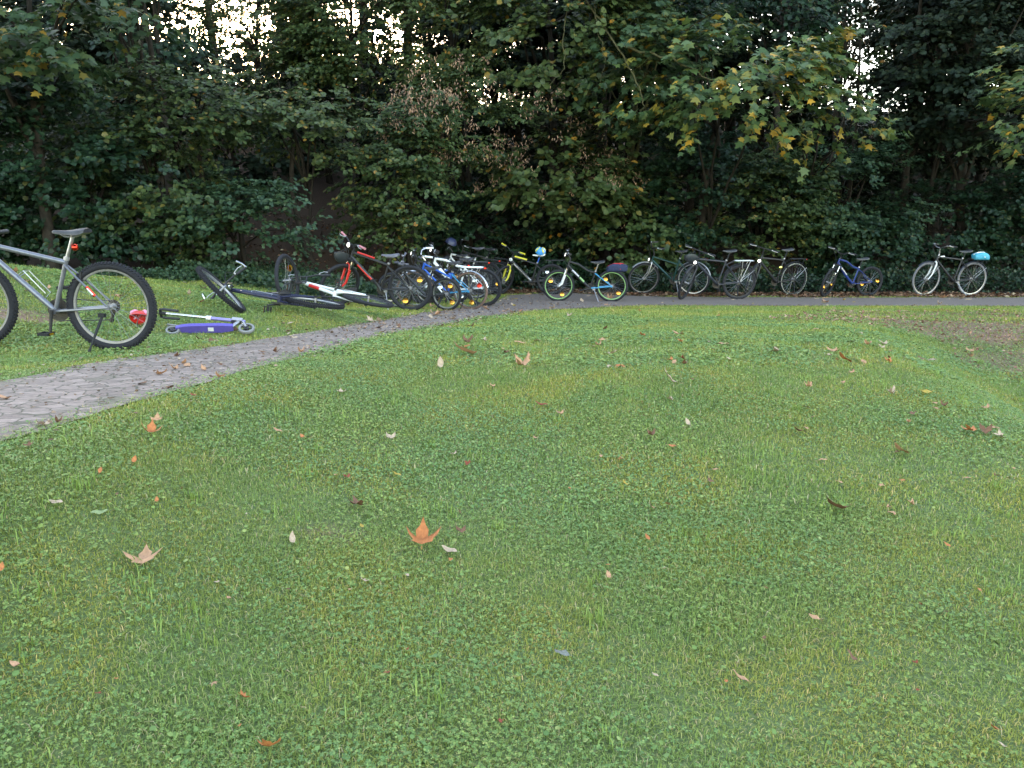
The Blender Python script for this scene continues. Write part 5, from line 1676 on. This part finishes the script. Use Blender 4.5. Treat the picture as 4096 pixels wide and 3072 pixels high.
p = world_of(Iq, lerp(Iq['hb'], Iq['bb'], 0.80) + np.array([-0.02, 0.0, 0.055]))
q = world_of(Iq, lerp(Iq['hb'], Iq['bb'], 0.30) + np.array([-0.02, 0.0, 0.055]))
bottle("blue water bottle on the frame of a bicycle in the crowded middle group", p, q - p, m_blue, m_white)

# ------------------------------------------------------------------ fallen leaves
m_leaf = {
    'orange': paint("dry_leaf_orange", (0.52, 0.19, 0.07), rough=0.65, var=0.42, scale=4.5, spec=0.3, bump=0.4),
    'tan': paint("dry_leaf_tan", (0.52, 0.29, 0.17), rough=0.7, var=0.4, scale=4.5, spec=0.3, bump=0.4),
    'brown': paint("dry_leaf_brown", (0.20, 0.10, 0.06), rough=0.7, var=0.42, scale=4.5, spec=0.3, bump=0.4),
    'pale': paint("dry_leaf_pale", (0.50, 0.37, 0.27), rough=0.7, var=0.35, scale=4.5, spec=0.25, bump=0.4),
    'red': paint("dry_leaf_red", (0.27, 0.065, 0.035), rough=0.65, var=0.4, scale=4.5, spec=0.3, bump=0.4),
    'yellow': paint("dry_leaf_yellow", (0.46, 0.32, 0.06), rough=0.65, var=0.35, scale=4.5, spec=0.3, bump=0.4),
    'grey': paint("dry_leaf_grey", (0.20, 0.21, 0.19), rough=0.6, var=0.35, scale=4.5, spec=0.3, bump=0.4),
    'green': paint("fallen_leaf_green", (0.26, 0.33, 0.15), rough=0.65, var=0.35, scale=4.5, spec=0.3, bump=0.4),
}
LOBES = [(0, 0), (0.16, 0.04), (0.46, -0.06), (0.40, 0.10), (0.56, 0.14), (0.74, 0.42), (0.50, 0.40), (0.38, 0.44), (0.24, 0.42), (0.26, 0.66), (0.12, 0.80), (0, 1.04)]
OVAL = [(0, 0), (0.14, 0.10), (0.24, 0.28), (0.27, 0.5), (0.22, 0.72), (0.12, 0.90), (0, 1.04)]
def leaf_mesh(shape, curl, seed):
    rng = np.random.default_rng(seed)
    prof = LOBES if shape == 'maple' else OVAL
    out = [(a * rng.uniform(0.88, 1.12), b) for a, b in prof] + [(-a * rng.uniform(0.88, 1.12), b) for a, b in prof[-2:0:-1]]
    n = len(out)
    mid = (0.0, 0.30)
    P2 = [mid] + [(mid[0] * 0.45 + a * 0.55, mid[1] * 0.45 + b * 0.55) for a, b in out] + out
    V = []
    ph = rng.uniform(0, 6)
    for a, b in P2:
        r = math.hypot(a, b - 0.3)
        z = curl * (r * r * 1.1 + 0.35 * a * a) + 0.07 * math.sin(7 * a + ph) * r + 0.05 * math.sin(9 * b + ph)
        V.append((a, b - 0.3, z))
    F = [(0, 1 + i, 1 + (i + 1) % n) for i in range(n)]
    F += [(1 + i, 1 + n + i, 1 + n + (i + 1) % n, 1 + (i + 1) % n) for i in range(n)]
    # stalk
    V += [(-0.014, -0.3, 0.0), (0.014, -0.3, 0.0), (0.012, -0.62, 0.05 + 0.1 * curl), (-0.012, -0.62, 0.05 + 0.1 * curl)]
    k = len(V) - 4
    F.append((k, k + 1, k + 2, k + 3))
    me = bpy.data.meshes.new("fallen_leaf")
    me.from_pydata(V, [], F)
    me.polygons.foreach_set("use_smooth", [True] * len(me.polygons))
    me.update()
    return me
LM = {}
def fallen(u, v, px, colr, label, shape='maple', curl=None, stand=0.0, rz=None, group=None, dx=0, pos=None):
    rng = np.random.default_rng(int(u * 31 + v * 17) % 99991)
    g = pos if pos is not None else ground_at(u, v)
    d = math.hypot(g.y, g.z - CAM_Z)
    size = px / FPX * d / (1.25 if shape == 'maple' else 0.95) if px else dx
    curl = rng.uniform(-0.5, 0.9) if curl is None else curl
    if pos is None:      # the leaf lies on the blades, a little above the soil
        g = ground_at(u, min(v + (0.026 + (0.16 + 0.22) * abs(stand) * size + 0.10 * abs(curl) * size) * FPX / d, 900))
    key = (shape, round(curl * 2) / 2, colr, int(rng.integers(0, 3)))
    if key not in LM:
        me = leaf_mesh(shape, key[1], hash((shape, key[3])) % 1000 if False else int(key[1] * 7 + 40 + key[3] * 13))
        me.materials.append(m_leaf[colr])
        LM[key] = me
    o = bpy.data.objects.new("fallen_leaf", LM[key])
    onpath = bool(inside(np.array([g.x]), np.array([g.y]), PATH_POLY)[0])
    o.location = (g.x, g.y, g.z + (0.020 if onpath else 0.026) + 0.16 * abs(stand) * size)
    o.scale = (size, size, size)
    o.rotation_euler = (stand * 0.95 + rng.normal() * 0.16, rng.normal() * 0.16, rng.uniform(0, 6.28) if rz is None else rz)
    link(o)
    tag(o, label, "leaf", group)
    return o
K = 1024 / 2212.0
SP = [
 (912, 1157, 62, 'orange', "big orange maple leaf with upturned points in the middle of the lawn", 'maple', 1.2, 0.5, 0.1),
 (313, 1210, 64, 'tan', "large reddish tan maple leaf on the lawn in the lower left", 'maple', 0.6, 0.35, 0.2),
 (327, 930, 40, 'orange', "folded orange and cream leaf on the grass near the paved path at the left", 'maple', 1.2, 0.4, 0.4),
 (340, 902, 24, 'tan', "pinkish tan leaf standing behind the folded orange leaf near the path", 'maple', 0.3, 0.8, 0.1),
 (978, 1194, 32, 'pale', "slim pale leaf just below the big orange maple leaf", 'oval', 0.3, 0.05, 1.3),
 (770, 1087, 42, 'brown', "ragged brown purple leaf beside the small bare patch of soil", 'maple', 0.4, 0.2, 2.1),
 (995, 1147, 26, 'brown', "small tan brown leaf right of the big orange maple leaf", 'maple', 0.7, 0.4, 1.0),
 (783, 1138, 14, 'yellow', "small yellow leaf left of the big orange maple leaf", 'oval', 0.4, 0.3, 0.5),
 (632, 1170, 24, 'pale', "crumpled pale pinkish leaf left of the big orange maple leaf", 'oval', 0.9, 0.3, 0.4),
 (528, 1508, 30, 'orange', "small orange leaf on edge in the lower left foreground", 'maple', 0.6, 0.6, 2.4),
 (583, 1612, 48, 'orange', "orange pink heart shaped leaf closest to the bottom of the picture", 'maple', 0.5, 0.5, 3.0),
 (1606, 1471, 36, 'tan', "pinkish tan pointed leaf in the lower right foreground", 'oval', 0.4, 0.15, 1.5),
 (1841, 1420, 28, 'brown', "reddish brown leaf in the right foreground above the pinkish pointed one", 'oval', 0.5, 0.4, 1.2),
 (1763, 1339, 22, 'tan', "small tan leaf far down the lawn above the reddish brown one", 'oval', 0.6, 0.2, 1.2),
 (1952, 974, 40, 'tan', "long tan leaf on the dark green grass at the right", 'oval', 0.3, 0.1, 1.9),
 (1816, 1096, 44, 'brown', "long curled brown leaf on the right half of the lawn", 'oval', 0.9, 0.1, 1.9),
 (1967, 1086, 24, 'tan', "light tan maple leaf right of the long curled brown one", 'maple', 0.3, 0.2, 1.1),
 (2153, 1582, 26, 'orange', "orange brown leaf in the bottom right corner", 'oval', 0.4, 0.2, 1.9),
 (2167, 1620, 16, 'pale', "tiny whitish leaf in the bottom right corner", 'oval', 0.4, 0.2, 0.8),
 (1220, 1414, 36, 'grey', "round grey green leaf in the foreground grass", 'oval', 0.1, 0.1, 0.8),
 (1418, 1460, 14, 'pale', "white leaf scrap in the foreground, left of the pinkish pointed leaf", 'oval', 0.3, 0.2, 1.4),
 (1405, 938, 22, 'brown', "curled dark red leaf in the middle distance of the lawn", 'maple', 0.9, 0.4, 1.0),
 (1487, 913, 18, 'pale', "pale leaf with an orange edge in the middle distance", 'oval', 0.7, 0.5, 0.4),
 (1447, 861, 22, 'pale', "pale pink leaf in the middle distance, above the dark red one", 'maple', 0.5, 0.2, 1.2),
 (1176, 874, 26, 'red', "flat brown red leaf in the middle of the far lawn", 'oval', 0.5, 0.1, 1.5),
 (1209, 893, 20, 'tan', "tan leaf lying next to the flat brown red one", 'maple', 0.4, 0.2, 0.7),
 (1128, 784, 38, 'tan', "raised tan leaf on the far lawn, left of the middle", 'maple', 0.9, 0.4, 0.9),
 (1017, 758, 46, 'tan', "long rolled up tan leaf on the far lawn near the path", 'oval', 0.9, 0.1, 1.5),
 (952, 783, 22, 'pale', "pale leaf standing upright on the far lawn near the path", 'oval', 0.5, 1.0, 0.2),
 (1007, 735, 24, 'brown', "dark brown leaf on the far lawn close to the path", 'maple', 0.9, 0.4, 0.7),
 (1063, 832, 14, 'tan', "small tan leaf below the raised tan leaf", 'maple', 0.4, 0.4, 0.7),
 (737, 846, 20, 'pale', "pale pink maple leaf on the lawn below the bend of the path", 'maple', 0.4, 0.3, 0.3),
 (843, 943, 26, 'pale', "pale leaf above the bare patch of soil", 'maple', 0.6, 0.3, 0.9),
 (604, 932, 18, 'tan', "small flesh coloured leaf left of the pale leaf above the bare patch", 'oval', 0.4, 0.1, 1.4),
 (655, 945, 14, 'orange', "small orange leaf close to the flesh coloured one", 'oval', 0.4, 0.2, 0.7),
 (290, 998, 16, 'orange', "small bright orange leaf below the folded orange and cream leaf", 'oval', 0.4, 0.5, 0.3),
 (217, 1018, 14, 'orange', "narrow orange leaf standing on its edge at the left", 'oval', 0.2, 1.0, 0.2),
 (130, 1091, 26, 'pale', "pinkish pale leaf on the lawn at the far left", 'oval', 0.5, 0.1, 1.6),
 (224, 1108, 32, 'green', "slim pale green leaf on the lawn at the left", 'oval', 0.2, 0.1, 1.9),
 (340, 1087, 14, 'orange', "tiny orange leaf in the left part of the lawn", 'oval', 0.3, 0.6, 0.4),
 (862, 1024, 18, 'yellow', "yellow orange leaf right above the bare patch of soil", 'oval', 0.4, 0.2, 1.3),
 (750, 1030, 18, 'red', "dark red leaf beside the bare patch of soil", 'maple', 0.4, 0.3, 1.3),
 (1010, 1000, 16, 'red', "red orange leaf between the middle and the path", 'maple', 0.5, 0.3, 0.9),
 (980, 980, 16, 'pale', "cream leaf just above the red orange leaf", 'maple', 0.4, 0.3, 0.9),
 (1352, 1045, 14, 'yellow', "small cream and yellow leaf right of the middle", 'oval', 0.4, 0.4, 0.9),
 (1155, 945, 14, 'tan', "little tan leaf in the middle of the lawn", 'maple', 0.4, 0.3, 0.2),
 (1400, 1162, 14, 'orange', "tiny red orange leaf right of the middle of the lawn", 'oval', 0.4, 0.4, 0.6),
 (1316, 1248, 18, 'tan', "thin peach coloured leaf below the middle of the lawn", 'oval', 0.4, 0.3, 0.3),
 (421, 853, 14, 'red', "orange red leaf at the grassy edge of the paved path", 'oval', 0.4, 0.2, 1.3),
 (15, 857, 34, 'tan', "long tan leaf on the paved path at the left edge", 'oval', 0.3, 0.05, 1.6),
 (95, 914, 32, 'pale', "pale pink maple leaf at the near edge of the paved path", 'maple', 0.4, 0.1, 1.4),
 (125, 909, 18, 'brown', "dark crumpled leaf next to the pale pink one on the path", 'maple', 1.4, 0.5, 1.4),
 (65, 962, 18, 'brown', "brown leaf on the grass below the paved path at the left edge", 'maple', 0.6, 0.3, 0.4),
 (2094, 928, 34, 'orange', "orange tan maple leaf in the dip at the right edge", 'maple', 0.5, 0.2, 0.7),
 (2126, 926, 30, 'brown', "red brown leaf standing up in the dip at the right edge", 'maple', 0.6, 0.8, 0.4),
 (2158, 940, 28, 'pale', "pale leaf right of the red brown one at the right edge", 'maple', 0.3, 0.2, 1.2),
 (2005, 846, 26, 'yellow', "yellow green leaf on the right side of the far lawn", 'oval', 0.3, 0.1, 1.7),
 (1918, 779, 22, 'orange', "orange leaf below the brown patch of bare lawn", 'maple', 0.4, 0.3, 1.0),
 (1830, 777, 36, 'orange', "long orange brown leaf left of the brown patch of lawn", 'oval', 0.4, 0.1, 1.9),
 (1675, 757, 28, 'pale', "pale two toned leaf on the far lawn right of the middle", 'maple', 0.5, 0.1, 1.2),
 (1745, 833, 22, 'tan', "peaked tan leaf on the far right lawn", 'maple', 1.0, 0.5, 1.0),
 (1746, 879, 22, 'pale', "flat pale peach leaf on the right lawn", 'oval', 0.2, 0.05, 1.6),
 (1732, 929, 28, 'brown', "brown orange leaf on the right lawn", 'oval', 0.5, 0.2, 1.9),
 (1923, 846, 24, 'pale', "whitish crumpled leaf below the brown patch of lawn", 'maple', 1.0, 0.5, 0.9),
 (1473, 772, 18, 'red', "brown red leaf in the middle of the far lawn", 'maple', 0.5, 0.3, 1.4),
 (1452, 820, 34, 'pale', "thin pale twig like leaf in the middle of the far lawn", 'oval', 0.9, 0.1, 1.4),
 (2048, 1180, 14, 'orange', "little orange leaf on the right lawn", 'oval', 0.4, 0.3, 1.0),
 (40, 1447, 26, 'tan', "long straw coloured leaf at the lower left edge", 'oval', 0.3, 0.05, 1.2),
 (5, 1236, 18, 'orange', "orange leaf cut by the left edge of the picture", 'oval', 0.3, 0.7, 0.3),
]
for (u, v, px, c, lab, shp, curl, stand, rz) in SP:
    fallen(u * K, v * K, px * K, c, lab, shp, curl, stand, rz)
rngL = np.random.default_rng(99)
def strew(n, box, cols, label, group, smin=0.05, smax=0.12, test=None):
    k = 0
    while k < n:
        u = rngL.uniform(box[0], box[2]); v = rngL.uniform(box[1], box[3])
        g = ground_at(u, v)
        on = bool(inside(np.array([g.x]), np.array([g.y]), PATH_POLY)[0])
        if test is not None and on != test:
            continue
        fallen(u, v, None, cols[int(rngL.integers(0, len(cols)))], label, 'maple' if rngL.random() < 0.5 else 'oval', None, max(0, rngL.normal() * 0.2), None, group, dx=rngL.uniform(smin, smax), pos=g)
        k += 1
strew(34, (450, 292, 1010, 307), ['pale', 'pale', 'tan', 'yellow'], "one of many small pale leaves strewn on the asphalt by the row of bicycles", "leaves strewn on the asphalt", 0.07, 0.15, True)
strew(26, (330, 305, 560, 330), ['pale', 'pale', 'tan', 'brown'], "one of the small pale leaves strewn on the path beside the crowded group", "leaves strewn where the path bends", 0.06, 0.13, True)
strew(22, (120, 330, 400, 400), ['pale', 'tan', 'tan', 'brown'], "one of the small dry leaves lying along the paved path", "leaves on the paved path", 0.03, 0.08, True)
strew(40, (0, 268, 330, 300), ['tan', 'pale', 'tan', 'brown'], "one of the dry leaves on the rising lawn below the left hedge", "leaves below the left hedge", 0.05, 0.10, False)
strew(22, (160, 300, 480, 345), ['tan', 'pale', 'brown', 'red'], "one of the dry leaves on the grass around the lying bicycles", "leaves round the lying bicycles", 0.05, 0.09, False)
strew(34, (450, 312, 800, 370), ['tan', 'tan', 'orange', 'brown', 'pale'], "one of the small dry leaves sprinkled over the far middle of the lawn", "leaves on the far middle lawn", 0.04, 0.09, False)
strew(30, (810, 318, 1020, 365), ['tan', 'pale', 'tan', 'brown'], "one of the dry leaves on and around the brown patch of lawn at the right", "leaves on the brown patch", 0.045, 0.085, False)
strew(36, (600, 370, 1020, 520), ['orange', 'tan', 'brown', 'tan'], "one of the tiny leaf scraps sprinkled over the right half of the lawn", "leaf scraps on the right lawn", 0.02, 0.045, False)
strew(40, (60, 470, 1000, 750), ['red', 'tan', 'orange', 'pale', 'brown'], "one of the tiny leaf scraps caught in the foreground grass", "leaf scraps in the foreground", 0.010, 0.022, False)

# leaf litter at the foot of the wood, too much of it to count
def litter():
    rng = np.random.default_rng(321)
    VV, F1, F2, off = [], [], [], 0
    for (x0, x1, y0, y1, n, s) in [(0.6, 13, 16.7, 17.9, 5200, 0.075), (-1.2, 1.6, 17.3, 19.6, 1800, 0.08), (-6.5, 0.5, 14.6, 19.0, 2200, 0.07), (-9.5, -2.5, 12.4, 14.2, 500, 0.07)]:
        x = rng.uniform(x0, x1, n); y = rng.uniform(y0, y1, n)
        ok = (wood_edge(x, y) > rng.random(n) * 0.8) & ~inside(x, y, PATH_POLY)
        x, y = x[ok], y[ok]; n = len(x)
        P = np.stack([x, y, T(x, y) + rng.uniform(0.008, 0.03, n)], 1)
        az = rng.uniform(0, 6.28, n)
        d = np.stack([np.cos(az), np.sin(az), rng.normal(size=n) * 0.15], 1)
        V, F, k = leaf_cloud(rng, P, unit(d), rng.normal(size=P.shape) * 0.35 + np.array([0, 0, 1.0]), s * rng.uniform(0.6, 1.3, n), 'round')
        VV.append(V); F1.append(F[0] + off); F2.append(F[1] + off); off += len(V)
    m = leafy("leaf_litter", [(0, (0.07, 0.035, 0.022)), (0.6, (0.17, 0.085, 0.05)), (0.9, (0.28, 0.17, 0.11)), (1, (0.48, 0.38, 0.26))], rough=0.8, trans=0.05)
    o = mesh_np("leaf_litter", np.concatenate(VV), [np.concatenate(F1), np.concatenate(F2)], m)
    tag(o, "brown leaf litter covering the ground along the foot of the hedge", "leaf litter", kind="stuff")
    # thin dry scraps on the brown patch of lawn
    x = rng.uniform(2.8, 11, 9000); y = rng.uniform(8.6, 13.4, 9000)
    ok = rng.random(len(x)) < bareness(x, y)
    x, y = x[ok], y[ok]; n = len(x)
    P = np.stack([x, y, T(x, y) + 0.02 + rng.uniform(0, 0.02, n)], 1)
    az = rng.uniform(0, 6.28, n)
    d = np.stack([np.cos(az), np.sin(az), rng.normal(size=n) * 0.3], 1)
    V, F, k = leaf_cloud(rng, P, unit(d), rng.normal(size=P.shape) * 0.5 + np.array([0, 0, 1.0]), rng.uniform(0.02, 0.05, n), 'oval')
    m2 = leafy("dry_lawn_scraps", [(0, (0.19, 0.10, 0.065)), (0.7, (0.31, 0.18, 0.125)), (1, (0.46, 0.31, 0.21))], rough=0.8, trans=0.05)
    o = mesh_np("withered_grass", V, F, m2)
    tag(o, "withered pinkish brown grass and scraps on the bare patch of lawn", "withered grass", kind="stuff")
litter()
def scraps():
    """Crumbs of leaf and bark blown along both edges of the path and over it."""
    rng = np.random.default_rng(55)
    X, Y = [], []
    for poly, k in ((NEAR, 0.16), (FAR, 0.22)):
        Q = resample(poly[1:], 900)
        i = rng.integers(0, 900, 2600)
        X.append(Q[i, 0] + rng.normal(size=2600) * k); Y.append(Q[i, 1] + rng.normal(size=2600) * k)
    i = rng.integers(0, 300, 2200); t = rng.random(2200)
    a = resample(NEAR[1:10], 300)[i]; b = resample(FAR[1:10], 300)[i]
    p = a * (1 - t)[:, None] + b * t[:, None]
    X.append(p[:, 0]); Y.append(p[:, 1])
    x, y = np.concatenate(X), np.concatenate(Y)
    ok = (x < 13) & (rng.random(len(x)) < np.where(y > 5, 1.0, 0.5))
    x, y = x[ok], y[ok]; n = len(x)
    on = inside(x, y, PATH_POLY)
    P = np.stack([x, y, T(x, y) + np.where(on, 0.018, 0.025) + rng.uniform(0, 0.006, n)], 1)
    az = rng.uniform(0, 6.28, n)
    d = unit(np.stack([np.cos(az), np.sin(az), rng.normal(size=n) * 0.2], 1))
    V, F, k = leaf_cloud(rng, P, d, rng.normal(size=P.shape) * 0.3 + np.array([0, 0, 1.0]), rng.uniform(0.008, 0.030, n) * np.where(y > 8, 1.5, 1.0), 'oval')
    m = leafy("leaf_crumbs", [(0, (0.09, 0.05, 0.035)), (0.5, (0.22, 0.14, 0.09)), (0.8, (0.38, 0.27, 0.19)), (1, (0.42, 0.34, 0.26))], rough=0.8, trans=0.05)
    tag(mesh_np("leaf_crumbs", V, F, m), "crumbs of dry leaf scattered along the edges of the path", "leaf litter", kind="stuff")
scraps()

# bare mossy boughs hanging in front of the middle trees belong to the mossy maple
root = [o for o in SC.objects if o.get("label", "").startswith("green maple with mossy")][0]
bl = root.location
for pts, r in (([(1.35, 17.6, 6.3), (1.75, 17.1, 5.6), (2.15, 16.8, 4.9), (2.45, 16.7, 4.3), (2.62, 16.7, 3.85), (2.55, 16.65, 3.72)], 0.022),
               ([(1.2, 17.6, 6.2), (1.0, 17.0, 5.3), (1.05, 16.8, 4.6), (0.75, 16.7, 4.25)], 0.012),
               ([(1.7, 17.6, 6.3), (1.65, 17.0, 5.5), (1.85, 16.8, 4.8), (1.75, 16.7, 4.3)], 0.012),
               ([(2.15, 16.8, 5.0), (3.1, 16.7, 4.75), (3.9, 16.6, 4.35), (4.7, 16.5, 4.2)], 0.026)):
    P = np.array(pts); k = len(P)
    t = np.linspace(0, k - 1, k * 4)
    Q = np.stack([np.interp(t, np.arange(k), P[:, i]) for i in range(3)], 1) + np.random.default_rng(k).normal(size=(k * 4, 3)) * 0.018
    MB().tube(Q - np.array(bl), np.linspace(r, r * 0.3, len(Q)), 7).build("bough", m_bark_moss, root)
